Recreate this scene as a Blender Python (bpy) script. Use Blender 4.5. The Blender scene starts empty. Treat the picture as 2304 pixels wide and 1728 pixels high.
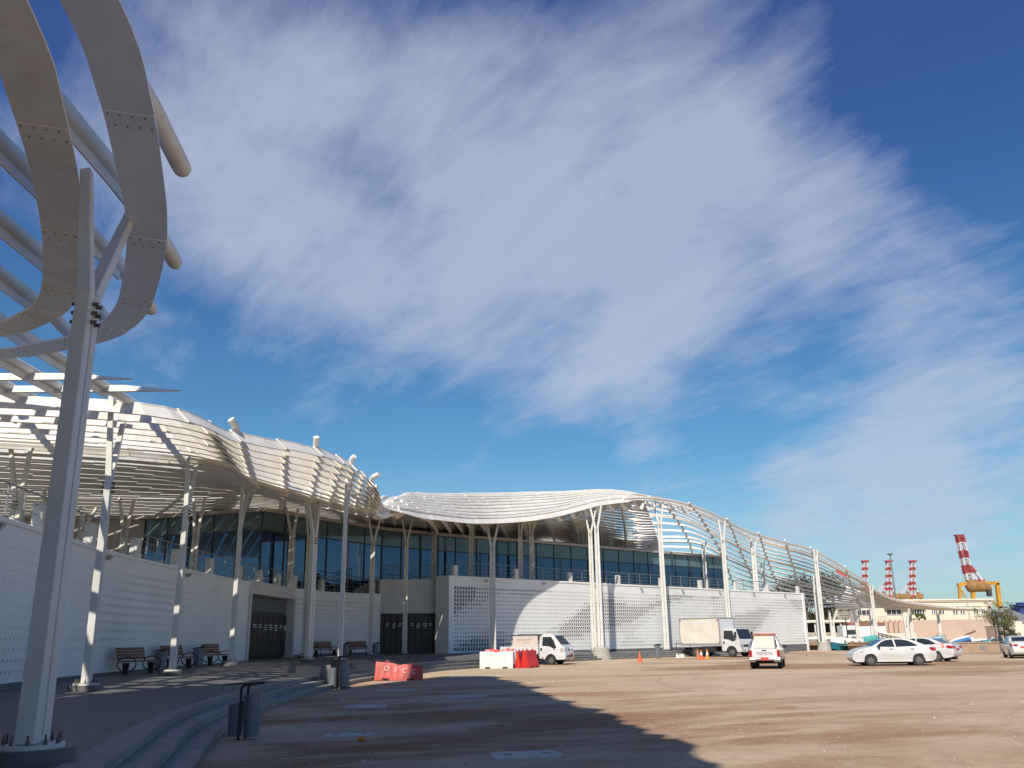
import bpy, bmesh, math, random
from mathutils import Vector, Matrix
random.seed(7)
S = bpy.context.scene
COL = S.collection
# ------------------------------------------------------------------ camera, sky, sun, exposure
TH, RO, FPX, CX, CY, EYE = math.radians(16.0), math.radians(.75), 2000., 1152., 864., 1.7
_r0 = Vector((1, 0, 0)); _u0 = Vector((0, -math.sin(TH), math.cos(TH))); FWD = Vector((0, math.cos(TH), math.sin(TH)))
RGT = _r0*math.cos(RO) - _u0*math.sin(RO); UPV = _u0*math.cos(RO) + _r0*math.sin(RO)
cam = bpy.data.objects.new('camera', bpy.data.cameras.new('camera')); COL.objects.link(cam); S.camera = cam
cam.data.sensor_width = 36; cam.data.lens = 36*FPX/2304
cam.data.clip_start = .05; cam.data.clip_end = 8000
cam.matrix_world = Matrix((( RGT.x, UPV.x, -FWD.x, 0), (RGT.y, UPV.y, -FWD.y, 0), (RGT.z, UPV.z, -FWD.z, EYE), (0, 0, 0, 1)))

SUN_EL = math.radians(40.0)     # the sun stands behind and to the left of the photographer
SDIR = Vector((math.cos(SUN_EL)*-.28, math.cos(SUN_EL)*-.960, math.sin(SUN_EL)))
sun = bpy.data.objects.new('sun', bpy.data.lights.new('sun', 'SUN')); COL.objects.link(sun)
sun.data.energy = 5.0; sun.data.angle = math.radians(.5); sun.data.color = (1, .93, .82)
sun.rotation_euler = SDIR.to_track_quat('Z', 'Y').to_euler()
S.view_settings.view_transform = 'Standard'; S.view_settings.look = 'None'; S.view_settings.exposure = 0.0; S.view_settings.gamma = 1

def dray(x, y):                                                    # direction through a point of the photograph, used only to read measurements
    return (FWD + RGT*((x-CX)/FPX) + UPV*((CY-y)/FPX)).normalized()
def atY(x, y, Y):
    d = dray(x, y); return Vector((0, 0, EYE)) + d*(Y/d.y)
def atZ(x, y, z):
    d = dray(x, y); return Vector((0, 0, EYE)) + d*((z-EYE)/d.z)

W = bpy.data.worlds.new('World'); S.world = W; W.use_nodes = True
nt = W.node_tree; nt.nodes.clear()
def N(t, typ, **kw):
    n = t.nodes.new(typ)
    for k, v in kw.items(): setattr(n, k, v)
    return n
def mth(t, op, a, b=None, clamp=False, c=None):
    n = N(t, 'ShaderNodeMath', operation=op); n.use_clamp = clamp
    for i, q in enumerate((a, b, c)):
        if q is None: continue
        if isinstance(q, (int, float)): n.inputs[i].default_value = q
        else: t.links.new(q, n.inputs[i])
    return n.outputs[0]
def sstep(t, v, a, b):
    n = N(t, 'ShaderNodeMapRange', interpolation_type='SMOOTHSTEP'); t.links.new(v, n.inputs[0])
    n.inputs[1].default_value = a; n.inputs[2].default_value = b
    return n.outputs[0]
sky = N(nt, 'ShaderNodeTexSky', sky_type='NISHITA'); sky.sun_disc = False; sky.sun_elevation = SUN_EL
sky.sun_rotation = math.atan2(SDIR.x, SDIR.y); sky.air_density = 1.0; sky.dust_density = .6; sky.ozone_density = 2.2; sky.altitude = 0
hsv = N(nt, 'ShaderNodeHueSaturation'); hsv.inputs['Saturation'].default_value = 1.28; hsv.inputs['Value'].default_value = 1.0
nt.links.new(sky.outputs[0], hsv.inputs['Color'])
tint = N(nt, 'ShaderNodeMix', data_type='RGBA', blend_type='MULTIPLY'); tint.inputs[0].default_value = 1; nt.links.new(hsv.outputs[0], tint.inputs[6])
tg = N(nt, 'ShaderNodeMix', data_type='RGBA'); tg.inputs[6].default_value = (.24, .56, 1.0, 1); tg.inputs[7].default_value = (.62, .95, 1.02, 1); nt.links.new(tg.outputs[2], tint.inputs[7])
tc = N(nt, 'ShaderNodeTexCoord'); nrm = N(nt, 'ShaderNodeVectorMath', operation='NORMALIZE'); nt.links.new(tc.outputs['Generated'], nrm.inputs[0])
sep = N(nt, 'ShaderNodeSeparateXYZ'); nt.links.new(nrm.outputs[0], sep.inputs[0])
nt.links.new(sstep(nt, sep.outputs[2], .60, .18), tg.inputs[0])
den = mth(nt, 'ADD', mth(nt, 'MAXIMUM', sep.outputs[2], 0), .16)
comb = N(nt, 'ShaderNodeCombineXYZ')                               # the cloud sheet: direction projected on a high level plane
nt.links.new(mth(nt, 'DIVIDE', sep.outputs[0], den), comb.inputs[0]); nt.links.new(mth(nt, 'DIVIDE', sep.outputs[1], den), comb.inputs[1])
def noise(t, vec, scale, detail, rough, rot=0, sc=(1, 1, 1), dist=0, loc=(0, 0, 0), lac=2.0):
    m = N(t, 'ShaderNodeMapping', vector_type='TEXTURE'); m.inputs['Rotation'].default_value = (0, 0, rot); m.inputs['Scale'].default_value = tuple(1/q for q in sc); m.inputs['Location'].default_value = loc
    t.links.new(vec, m.inputs[0])
    n = N(t, 'ShaderNodeTexNoise'); n.inputs['Scale'].default_value = scale; n.inputs['Detail'].default_value = detail
    n.inputs['Roughness'].default_value = rough; n.inputs['Distortion'].default_value = dist; n.inputs['Lacunarity'].default_value = lac
    t.links.new(m.outputs[0], n.inputs['Vector']); return n.outputs[0]
def blobs(lst):                                                     # soft cloud masses, each round a direction of the sky
    tot = None
    for (x, y, rad, w) in lst:
        d = dray(x, y)
        dt = N(nt, 'ShaderNodeVectorMath', operation='DOT_PRODUCT'); nt.links.new(nrm.outputs[0], dt.inputs[0]); dt.inputs[1].default_value = d
        q = mth(nt, 'MULTIPLY', sstep(nt, dt.outputs['Value'], math.cos(math.radians(rad)), 1.0), w)
        tot = q if tot is None else mth(nt, 'ADD', tot, q)
    return tot
big = blobs([(420, 330, 10, .55), (700, 330, 12, .6), (1130, 270, 9, .4), (1000, 420, 13, .6), (1330, 330, 13, .62), (1560, 120, 10, .7), (1620, 520, 10, .5), (1560, 800, 7.5, .55), (1600, 540, 9, .45), (1450, 600, 8, .3),
             (1830, 300, 7.5, .45), (1950, 480, 7, .4), (1250, 680, 10, .5), (960, 700, 7, .4), (700, 620, 8, .4), (2180, 760, 7, .5), (1380, 900, 5, .35), (300, 820, 5, .45),
             (1480, 1060, 3.5, .5), (1950, 1120, 8, 1.0), (2200, 1110, 9, 1.0), (1720, 1140, 5, .7), (1100, 830, 8, .42), (1350, 800, 8, .35), (760, 760, 7, .4), (2020, 640, 9, .35), (1900, 860, 8, .3), (250, 480, 9, .35), (500, 90, 10, .38), (850, 60, 9, .38),
             (2200, 150, 9, -.55), (1150, 950, 5, -.2), (980, 905, 4, -.2), (1750, 920, 6, -.18)])
cv = comb.outputs[0]
n1 = noise(nt, cv, 1.9, 10, .60, .5, (1, 1.2, 1), .35, (.4, 1.7, 0))
n2 = noise(nt, cv, 2.6, 10, .62, math.radians(28), (1.7, .75, 1), .45, (3, 1, 0))
n3 = noise(nt, cv, 8.5, 8, .62, math.radians(35), (1.8, .6, 1), .4, (1, 5, 0))
st = mth(nt, 'ADD', mth(nt, 'MULTIPLY', n1, .85), mth(nt, 'ADD', mth(nt, 'MULTIPLY', n2, .85), mth(nt, 'MULTIPLY', n3, .46)))
cl = mth(nt, 'ADD', mth(nt, 'MULTIPLY', big, .52), mth(nt, 'SUBTRACT', st, 1.12))
mask = mth(nt, 'MULTIPLY', sstep(nt, cl, -.08, .88), .72)
lowh = mth(nt, 'MULTIPLY', sstep(nt, sep.outputs[2], .26, .0), .45)   # thin veil towards the horizon
mask = mth(nt, 'MAXIMUM', mask, mth(nt, 'MAXIMUM', lowh, .06))
ccol = N(nt, 'ShaderNodeMix', data_type='RGBA'); ccol.inputs[6].default_value = (4.7, 5.5, 7.2, 1); ccol.inputs[7].default_value = (6.3, 6.9, 8.2, 1)
nt.links.new(n2, ccol.inputs[0])
smix = N(nt, 'ShaderNodeMix', data_type='RGBA'); nt.links.new(mask, smix.inputs[0]); nt.links.new(tint.outputs[2], smix.inputs[6]); nt.links.new(ccol.outputs[2], smix.inputs[7])
bg = N(nt, 'ShaderNodeBackground'); bg.inputs[1].default_value = .096; nt.links.new(smix.outputs[2], bg.inputs[0])
wo = N(nt, 'ShaderNodeOutputWorld'); nt.links.new(bg.outputs[0], wo.inputs[0])

# ------------------------------------------------------------------ helpers
def thing(name, label, cat, loc=(0, 0, 0), rz=0, group=None):
    o = bpy.data.objects.new(name, None); COL.objects.link(o); o.location = loc; o.rotation_euler = (0, 0, rz); o.empty_display_size = .2
    o['label'] = label; o['category'] = cat
    if group: o['group'] = group
    return o
def tag(o, label, cat, group=None):
    o['label'] = label; o['category'] = cat
    if group: o['group'] = group
    return o
def dup(root, loc, rz=None, label=None):
    def cp(o, par):
        c = o.copy(); COL.objects.link(c)
        if par: c.parent = par
        for ch in [q for q in bpy.data.objects if q.parent == o]: cp(ch, c)
        return c
    r = cp(root, None); r.location = loc
    if rz is not None: r.rotation_euler = (0, 0, rz)
    if label: r['label'] = label
    return r
class MB:
    def __init__(s, off=None): s.v = []; s.f = []; s.m = []; s.off = Vector(off) if off is not None else None
    def add(s, vs, fs, mi=0):
        b = len(s.v); s.v += [tuple(v) for v in vs]; s.f += [tuple(i+b for i in f) for f in fs]; s.m += [mi]*len(fs); return s
    def hexa(s, p, mi=0):                                          # p: 4 bottom (ccw), 4 top
        return s.add(p, [(3, 2, 1, 0), (4, 5, 6, 7), (0, 1, 5, 4), (1, 2, 6, 5), (2, 3, 7, 6), (3, 0, 4, 7)], mi)
    def box(s, c, d, rz=0, mi=0, top=(1, 1)):
        c = Vector(c); x, y, z = d[0]/2, d[1]/2, d[2]/2; R = Matrix.Rotation(rz, 3, 'Z')
        P = [(-x, -y, -z), (x, -y, -z), (x, y, -z), (-x, y, -z)]
        T = [(a*top[0], b*top[1], z) for a, b, q in P]
        return s.hexa([c + R @ Vector(q) for q in P+T], mi)
    def beam(s, a, b, w, h, w2=None, h2=None, side=None, mi=0):     # rectangular bar between two points
        a, b = Vector(a), Vector(b); t = (b-a).normalized()
        sd = Vector(side) if side is not None else Vector((0, 0, 1)).cross(t)
        if sd.length < 1e-4: sd = Vector((1, 0, 0))
        sd = (sd - t*sd.dot(t)).normalized(); u = t.cross(sd)
        w2 = w if w2 is None else w2; h2 = h if h2 is None else h2
        q = [(-1, -1), (1, -1), (1, 1), (-1, 1)]
        return s.hexa([a + sd*(i*w/2) + u*(j*h/2) for i, j in q] + [b + sd*(i*w2/2) + u*(j*h2/2) for i, j in q], mi)
    def tube(s, path, r, n=8, mi=0, cap=True):
        P = [Vector(p) for p in path]; k = len(P); rs = r if isinstance(r, (list, tuple)) else [r]*k
        vs = []; ref = None
        for i, p in enumerate(P):
            t = (P[min(i+1, k-1)] - P[max(i-1, 0)]).normalized()
            if ref is None: ref = Vector((0, 0, 1)) if abs(t.z) < .9 else Vector((1, 0, 0))
            a = (ref - t*ref.dot(t)).normalized(); b = t.cross(a); ref = a
            vs += [p + (a*math.cos(2*math.pi*j/n) + b*math.sin(2*math.pi*j/n))*rs[i] for j in range(n)]
        fs = [(i*n+j, i*n+(j+1) % n, (i+1)*n+(j+1) % n, (i+1)*n+j) for i in range(k-1) for j in range(n)]
        if cap: fs += [tuple(range(n-1, -1, -1)), tuple((k-1)*n+j for j in range(n))]
        return s.add(vs, fs, mi)
    def cyl(s, c, r, h, n=16, mi=0, r2=None):
        c = Vector(c); return s.tube([c, c+Vector((0, 0, h))], [r, r if r2 is None else r2], n, mi)
    def plate(s, P, Wd, T, mi=0):                                   # swept flat bar: centre path P, half-width vectors Wd, half-thickness vectors T
        k = len(P); vs = []
        for p, w, t in zip(P, Wd, T): vs += [p-w-t, p+w-t, p+w+t, p-w+t]
        fs = [(i*4+j, i*4+(j+1) % 4, i*4+4+(j+1) % 4, i*4+4+j) for i in range(k-1) for j in range(4)]
        fs += [(3, 2, 1, 0), tuple((k-1)*4+j for j in range(4))]
        return s.add(vs, fs, mi)
    def prism(s, poly, z0, z1, mi=0):                              # vertical prism over a plan polygon (z may be per-vertex lists)
        n = len(poly); zz0 = z0 if isinstance(z0, list) else [z0]*n; zz1 = z1 if isinstance(z1, list) else [z1]*n
        vs = [(p[0], p[1], zz0[i]) for i, p in enumerate(poly)] + [(p[0], p[1], zz1[i]) for i, p in enumerate(poly)]
        fs = [tuple(range(n-1, -1, -1)), tuple(range(n, 2*n))] + [(i, (i+1) % n, n+(i+1) % n, n+i) for i in range(n)]
        return s.add(vs, fs, mi)
    def build(s, name, mats, parent=None, smooth=False, bevel=0, angle=35, fix=True):
        if name in ('mirror', 'door_handle', 'headlight', 'tail_light', 'side_window', 'mudguard') and parent is not None:   # one mesh for each side of a vehicle
            out = None
            for sg in (-1, 1):
                q = MB(s.off); mp = {}
                for f in s.f:
                    if (sum(s.v[i][1] for i in f) < 0) != (sg < 0): continue
                    for i in f:
                        if i not in mp: mp[i] = len(q.v); q.v.append(s.v[i])
                    q.f.append(tuple(mp[i] for i in f)); q.m.append(0)
                if q.f: out = q._build(name, mats, parent, smooth, bevel, angle, fix)
            return out
        return s._build(name, mats, parent, smooth, bevel, angle, fix)
    def _build(s, name, mats, parent=None, smooth=False, bevel=0, angle=35, fix=True):
        me = bpy.data.meshes.new(name)
        vs = s.v if s.off is None else [(v[0]-s.off.x, v[1]-s.off.y, v[2]-s.off.z) for v in s.v]
        me.from_pydata(vs, [], s.f)
        for m in (mats if isinstance(mats, (list, tuple)) else [mats]): me.materials.append(m)
        if any(s.m): me.polygons.foreach_set('material_index', s.m)
        if fix:
            bm = bmesh.new(); bm.from_mesh(me); bmesh.ops.recalc_face_normals(bm, faces=bm.faces); bm.to_mesh(me); bm.free()
        if smooth: me.shade_smooth(); me.set_sharp_from_angle(angle=math.radians(angle))
        o = bpy.data.objects.new(name, me); COL.objects.link(o)
        if parent is not None: o.parent = parent
        if bevel:
            b = o.modifiers.new('bevel', 'BEVEL'); b.width = bevel; b.segments = 2; b.limit_method = 'ANGLE'; b.harden_normals = False
        return o
# ------------------------------------------------------------------ materials
def mat(name, c, rough=.6, c2=None, sc=3., det=5, metal=0, bump=0, bsc=None, stretch=(1, 1, 1), spec=.5, lo=.35, hi=.65, streak=None, coat=0):
    m = bpy.data.materials.new(name); m.use_nodes = True; t = m.node_tree; b = t.nodes['Principled BSDF']
    b.inputs['Base Color'].default_value = (*c, 1); b.inputs['Roughness'].default_value = rough; b.inputs['Metallic'].default_value = metal
    b.inputs['Specular IOR Level'].default_value = spec; b.inputs['Coat Weight'].default_value = coat
    tcn = N(t, 'ShaderNodeTexCoord'); vec = tcn.outputs['Object']
    if c2 is not None:
        n = noise(t, vec, sc, det, .6, 0, stretch, .3)
        mx = N(t, 'ShaderNodeMix', data_type='RGBA'); t.links.new(sstep(t, n, lo, hi), mx.inputs[0]); mx.inputs[6].default_value = (*c, 1); mx.inputs[7].default_value = (*c2, 1)
        out = mx.outputs[2]
        if streak:
            (sc3, st3, c3, l3, h3, amt) = streak
            n3 = noise(t, vec, sc3, 6, .65, 0, st3, .2, (5, 3, 1))
            mx2 = N(t, 'ShaderNodeMix', data_type='RGBA'); t.links.new(mth(t, 'MULTIPLY', sstep(t, n3, l3, h3), amt), mx2.inputs[0])
            t.links.new(out, mx2.inputs[6]); mx2.inputs[7].default_value = (*c3, 1); out = mx2.outputs[2]
        t.links.new(out, b.inputs['Base Color'])
    if bump:
        bn = noise(t, vec, bsc or sc*4, 6, .6); bp = N(t, 'ShaderNodeBump'); bp.inputs['Strength'].default_value = bump; bp.inputs['Distance'].default_value = .02
        t.links.new(bn, bp.inputs['Height']); t.links.new(bp.outputs[0], b.inputs['Normal'])
    return m
M = {}
M['steelblue'] = mat('blue_grey_plate', (.80, .87, .99), .32, (.72, .79, .91), 1.3, 6)  # bluer base colour, used on the outermost ribbon
M['steel'] = mat('white_painted_steel', (.83, .80, .73), .5, (.74, .69, .60), 1.3, 6, streak=(5, (1, 1, .35), (.33, .21, .11), .60, .80, .55))
M['steel_rust'] = mat('rust_stained_steel', (.80, .76, .68), .55, (.6, .48, .35), 1.6, 7, lo=.45, hi=.7, streak=(3, (1, 1, 1), (.30, .16, .08), .54, .72, .7))
M['ribbon'] = mat('cream_painted_plate', (.90, .86, .78), .45, (.80, .74, .64), .9, 6, streak=(1.6, (1, 1, 1), (.62, .52, .40), .52, .72, .5))
M['post'] = mat('white_painted_post', (.70, .68, .62), .45, (.62, .60, .54), .8, 5, streak=(2.2, (4, 4, .4), (.42, .33, .22), .54, .78, .5))
M['bolt'] = mat('dark_bolt', (.09, .09, .09), .5, (.16, .13, .1), 30)
M['stone'] = mat('dark_paving_stone', (.105, .105, .105), .62, (.145, .143, .14), 2.6, 8, bump=.15, bsc=60, streak=(.55, (1, 1, 1), (.16, .15, .135), .5, .72, .6))
M['step'] = mat('step_stone', (.30, .29, .275), .7, (.22, .215, .20), 3.2, 8, bump=.25, bsc=50, streak=(1.1, (1, 1, 1), (.27, .24, .20), .5, .7, .55))
M['plinth'] = mat('grey_plinth', (.13, .13, .14), .7, (.17, .165, .16), 4)
M['concrete'] = mat('pale_concrete', (.42, .40, .36), .85, (.33, .31, .28), 5, 7, bump=.3)
M['screen'] = mat('white_wall_block', (.88, .88, .84), .75, (.82, .815, .775), .35, 6, streak=(.30, (1, 1, .22), (.60, .52, .38), .58, .80, .55))
M['hole'] = mat('dark_hole_back', (.035, .035, .035), .9, (.025, .025, .025), 8)  # black back face stands for the darkness behind the openings
M['holeside'] = mat('shaded_hole_side', (.42, .40, .36), .9, (.34, .32, .29), 8)  # sides of the openings coloured darker to stand for shade inside them
M['render'] = mat('smooth_white_render', (.66, .65, .62), .8, (.58, .57, .54), .8, 5, streak=(.8, (1, 1, .2), (.5, .46, .38), .6, .8, .3))
M['gate'] = mat('dark_brown_gate', (.035, .026, .024), .5, (.05, .036, .03), 3)
M['rail'] = mat('steel_rail', (.30, .29, .27), .4, (.22, .21, .2), 6, metal=.6)
M['glass'] = mat('dark_tinted_glass', (.010, .022, .034), .03, None, spec=.9); M['glass'].node_tree.nodes['Principled BSDF'].inputs['IOR'].default_value = 1.85; M['glass'].node_tree.nodes['Principled BSDF'].inputs['Specular Tint'].default_value = (.30, .55, .90, 1)
M['spandrel'] = mat('teal_spandrel_glass', (.10, .17, .18), .08, (.085, .15, .16), 1.2, spec=.7)
M['mullion'] = mat('dark_mullion', (.03, .04, .045), .4)
M['fascia'] = mat('beige_fascia', (.46, .42, .37), .7, (.4, .36, .31), 2)
M['inside'] = mat('dark_interior', (.03, .03, .035), .9)
M['light_gap'] = mat('pale_pane', (.62, .66, .66), .6)
M['wood'] = mat('brown_bench_wood', (.20, .075, .035), .55, (.13, .05, .025), 5, 6, stretch=(1, 8, 8))
M['black'] = mat('black_iron', (.018, .018, .02), .5)
M['tyre'] = mat('tyre_rubber', (.022, .022, .022), .85, (.045, .04, .035), 6)
M['rim'] = mat('grey_wheel', (.20, .19, .18), .5, (.12, .11, .1), 12, metal=.3)
M['under'] = mat('dark_underbody', (.02, .02, .02), .9)
M['carwhite'] = mat('white_car_paint', (.68, .68, .67), .28, (.61, .60, .575), 1.4, 4, coat=.6)
M['cream'] = mat('cream_box_panel', (.71, .68, .595), .5, (.64, .60, .51), .9, 6, streak=(2.0, (1, 1, .3), (.5, .42, .3), .6, .8, .35))
M['pinkbox'] = mat('pale_pink_panel', (.66, .55, .49), .6, (.60, .5, .44), 2)
M['greytrim'] = mat('grey_aluminium_trim', (.38, .36, .33), .45, metal=.4)
M['bgrey'] = mat('light_grey_panel', (.66, .67, .69), .5)
M['carglass'] = mat('car_glass', (.025, .03, .034), .05, None, spec=.8)
M['chrome'] = mat('chrome', (.75, .75, .75), .12, metal=1)
M['taillight'] = mat('red_tail_light', (.42, .015, .02), .2, (.30, .01, .015), 20)
M['lamp'] = mat('clear_lamp', (.55, .54, .50), .12, (.35, .34, .32), 18, spec=.8)
M['plate'] = mat('red_number_plate', (.55, .06, .05), .5)
M['redtext'] = mat('dark_red_letter', (.20, .02, .03), .5)
M['whitetext'] = mat('faded_white_paint', (.72, .48, .44), .7)
M['inktext'] = mat('dark_ink', (.16, .12, .11), .7)
M['redplastic'] = mat('red_plastic', (.56, .075, .06), .55, (.44, .07, .055), 3, streak=(2.4, (1, 1, 2.5), (.30, .12, .07), .55, .75, .6))
M['redbright'] = mat('bright_red_plastic', (.62, .03, .02), .42, (.5, .025, .02), 3)
M['whiteplastic'] = mat('white_plastic', (.70, .69, .655), .45, (.60, .58, .53), 4, 6)
M['cone'] = mat('orange_cone', (.80, .13, .03), .5, (.7, .12, .03), 8)
M['conewhite'] = mat('cone_band', (.75, .74, .72), .5, (.65, .6, .55), 12)
M['coneamber'] = mat('amber_cone', (.80, .30, .03), .5, (.7, .25, .03), 8)
M['conedull'] = mat('faded_orange_cone', (.45, .25, .13), .7, (.5, .18, .08), 9)
M['binmetal'] = mat('grey_bin_metal', (.20, .22, .26), .45, (.17, .185, .21), 5, metal=.3)
M['boatwhite'] = mat('boat_white', (.78, .77, .74), .4, (.7, .69, .65), 3)
M['boatteal'] = mat('boat_teal', (.0, .13, .17), .4, (.0, .10, .17), .8)
M['boatblue'] = mat('boat_blue', (.03, .16, .45), .4, (.05, .2, .45), 3)
M['boataqua'] = mat('boat_aqua', (.12, .45, .42), .4, (.09, .36, .36), 2)
M['boatsteel'] = mat('boat_blue_grey', (.10, .28, .38), .4, (.14, .33, .4), 2)
M['boatgreen'] = mat('boat_pale_green', (.40, .62, .48), .5)
M['boatin'] = mat('boat_inside', (.30, .32, .32), .7, (.2, .2, .2), 3)
M['tilewall'] = mat('sand_low_wall', (.47, .34, .24), .85, (.40, .28, .19), 1.2, 7, bump=.2, streak=(.9, (1, 1, .4), (.25, .17, .12), .55, .75, .5))
M['tilegrey'] = mat('grey_tile_patch', (.33, .30, .28), .8, (.27, .25, .23), 8)
M['pinkwall'] = mat('pinkish_wall', (.56, .42, .33), .9, (.50, .37, .29), .35, 7, bump=.15, streak=(.35, (1, 1, .5), (.44, .30, .21), .52, .7, .5))
M['creamwall'] = mat('cream_building', (.74, .66, .53), .85, (.70, .62, .50), .4, 5, streak=(.5, (1, 1, .3), (.58, .47, .36), .58, .8, .4))
M['whitewall'] = mat('white_building', (.74, .72, .68), .85, (.66, .64, .6), .5)
M['window'] = mat('dark_window', (.05, .045, .045), .15)
M['winwhite'] = mat('white_window_frame', (.75, .75, .73), .6)
M['redbrown'] = mat('red_brown_roof_edge', (.34, .13, .08), .8, (.26, .1, .06), 4)
M['cranered'] = mat('crane_red', (.36, .055, .06), .7, (.30, .05, .055), .3)
M['cranewhite'] = mat('crane_white', (.56, .57, .60), .7, (.48, .49, .52), .3)
M['craneyellow'] = mat('crane_yellow', (.56, .30, .03), .7, (.46, .23, .03), .2)
M['cranebrown'] = mat('crane_house', (.36, .20, .07), .7, (.26, .14, .05), .3)
M['cranedark'] = mat('crane_dark', (.05, .045, .05), .7)
M['mastgrey'] = mat('mast_grey', (.16, .17, .19), .6)
M['blue'] = mat('deep_blue_paint', (.02, .05, .22), .6)
M['bark'] = mat('tree_bark', (.12, .085, .055), .9, (.08, .06, .04), 9, bump=.5)
M['leafd'] = mat('dark_leaf', (.045, .06, .028), .7, (.075, .085, .04), 1.4)
M['leafm'] = mat('yellow_green_leaf', (.12, .13, .045), .7, (.17, .15, .06), 1.1)
M['leafp'] = mat('palm_leaf', (.06, .09, .02), .6, (.12, .14, .03), .9)
M['rubble'] = mat('pale_stone_block', (.46, .40, .32), .9, (.36, .31, .25), 1.5, 6, bump=.4)
M['slab'] = mat('grey_cover_slab', (.56, .54, .47), .85, (.45, .43, .38), 4, 7, bump=.2)
M['skin'] = mat('skin', (.26, .13, .08), .6)
M['hair'] = mat('dark_hair', (.015, .012, .01), .7)
M['shirt'] = mat('blue_grey_check_shirt', (.34, .37, .46), .8, (.16, .18, .25), 22, 2)
M['trouser'] = mat('dark_trousers', (.05, .05, .06), .8)
M['flagred'] = mat('flag_red', (.55, .02, .03), .7)
M['pebble'] = mat('pebble', (.45, .38, .30), .9, (.28, .22, .17), 10)
M['litter'] = mat('pale_litter', (.78, .77, .74), .7)
M['cup'] = mat('orange_cup', (.75, .30, .04), .5)
M['polycarb'] = mat('blue_tarpaulin', (.05, .25, .45), .5)
# ------------------------------------------------------------------ ground
def dirt():
    m = bpy.data.materials.new('packed_sandy_dirt'); m.use_nodes = True; t = m.node_tree; b = t.nodes['Principled BSDF']; b.inputs['Roughness'].default_value = .95; b.inputs['Specular IOR Level'].default_value = .15
    v = N(t, 'ShaderNodeTexCoord').outputs['Object']
    def mix(f, a, c):
        x = N(t, 'ShaderNodeMix', data_type='RGBA'); t.links.new(f, x.inputs[0])
        for i, q in ((6, a), (7, c)):
            if isinstance(q, tuple): x.inputs[i].default_value = (*q, 1)
            else: t.links.new(q, x.inputs[i])
        return x.outputs[2]
    a = mix(sstep(t, noise(t, v, .22, 8, .62), .35, .68), (.64, .495, .345), (.54, .40, .265))
    a = mix(mth(t, 'MULTIPLY', sstep(t, noise(t, v, 2.3, 7, .7), .45, .75), .55), a, (.42, .30, .21))
    # damp, trodden-in stains: broad patches and drag streaks
    s1 = sstep(t, noise(t, v, .075, 7, .6, .35, (.7, 1.15, 1), .9, (4, 9.3, 0)), .47, .62)
    s2 = sstep(t, noise(t, v, .22, 8, .66, -.3, (.6, 1.3, 1), 1.0, (2, 1, 0)), .55, .78)
    a = mix(mth(t, 'MULTIPLY', s1, .85), a, (.33, .20, .105))
    a = mix(mth(t, 'MULTIPLY', s2, .35), a, (.30, .185, .11))
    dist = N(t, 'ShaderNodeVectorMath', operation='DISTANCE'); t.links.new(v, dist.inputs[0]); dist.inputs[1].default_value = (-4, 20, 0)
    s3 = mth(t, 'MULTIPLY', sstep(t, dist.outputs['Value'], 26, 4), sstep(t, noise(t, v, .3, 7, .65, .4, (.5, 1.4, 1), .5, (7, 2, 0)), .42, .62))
    a = mix(mth(t, 'MULTIPLY', s3, .9), a, (.31, .16, .085))  # brown stains, reddened to put a warmer tone into the shaded dirt
    flat = N(t, 'ShaderNodeVectorMath', operation='MULTIPLY'); t.links.new(v, flat.inputs[0]); flat.inputs[1].default_value = (1, 1, 0)
    for cx_, cy_, R_ in ((34, 34, 27), (30, 8, 23), (-14, 60, 27), (60, 44, 36), (12, 96, 40)):   # tyre tracks left by turning cars
        for dr in (0, 1.5):
            dd = N(t, 'ShaderNodeVectorMath', operation='DISTANCE'); t.links.new(flat.outputs[0], dd.inputs[0]); dd.inputs[1].default_value = (cx_, cy_, 0)
            ring = sstep(t, mth(t, 'ABSOLUTE', mth(t, 'SUBTRACT', dd.outputs['Value'], R_+dr)), .17, .06)
            a = mix(mth(t, 'MULTIPLY', mth(t, 'MULTIPLY', ring, .42), sstep(t, noise(t, v, .5, 6, .65, 0, (1, 1, 1), 0, (cx_, cy_, 0)), .40, .62)), a, (.36, .245, .15))
    a = mix(mth(t, 'MULTIPLY', sstep(t, noise(t, v, 7, 9, .78, 0, (1, 1, 1), 0, (3, 3, 0)), .50, .72), .5), a, (.33, .22, .14))
    a = mix(mth(t, 'MULTIPLY', sstep(t, noise(t, v, 11, 7, .75, 0, (1, 1, 1), 0, (9, 1, 0)), .56, .74), .45), a, (.66, .55, .43))
    gr = noise(t, v, 38, 5, .7)
    a = mix(mth(t, 'MULTIPLY', sstep(t, gr, .62, .75), .55), a, (.60, .50, .41))
    gr2 = noise(t, v, 55, 4, .6, 0, (1, 1, 1), 0, (8, 8, 0))
    a = mix(mth(t, 'MULTIPLY', sstep(t, gr2, .62, .72), .5), a, (.14, .09, .06))
    t.links.new(a, b.inputs['Base Color'])
    bp = N(t, 'ShaderNodeBump'); bp.inputs['Strength'].default_value = .9; bp.inputs['Distance'].default_value = .05
    h = mth(t, 'ADD', noise(t, v, 3.2, 9, .68), mth(t, 'MULTIPLY', noise(t, v, 34, 5, .7), .5)); t.links.new(h, bp.inputs['Height']); t.links.new(bp.outputs[0], b.inputs['Normal'])
    return m
M['dirt'] = dirt()
g = MB(); g.add([(-2500, -400, 0), (2500, -400, 0), (2500, 3500, 0), (-2500, 3500, 0)], [(0, 1, 2, 3)])
o = g.build('ground', M['dirt']); o['kind'] = 'structure'
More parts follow.
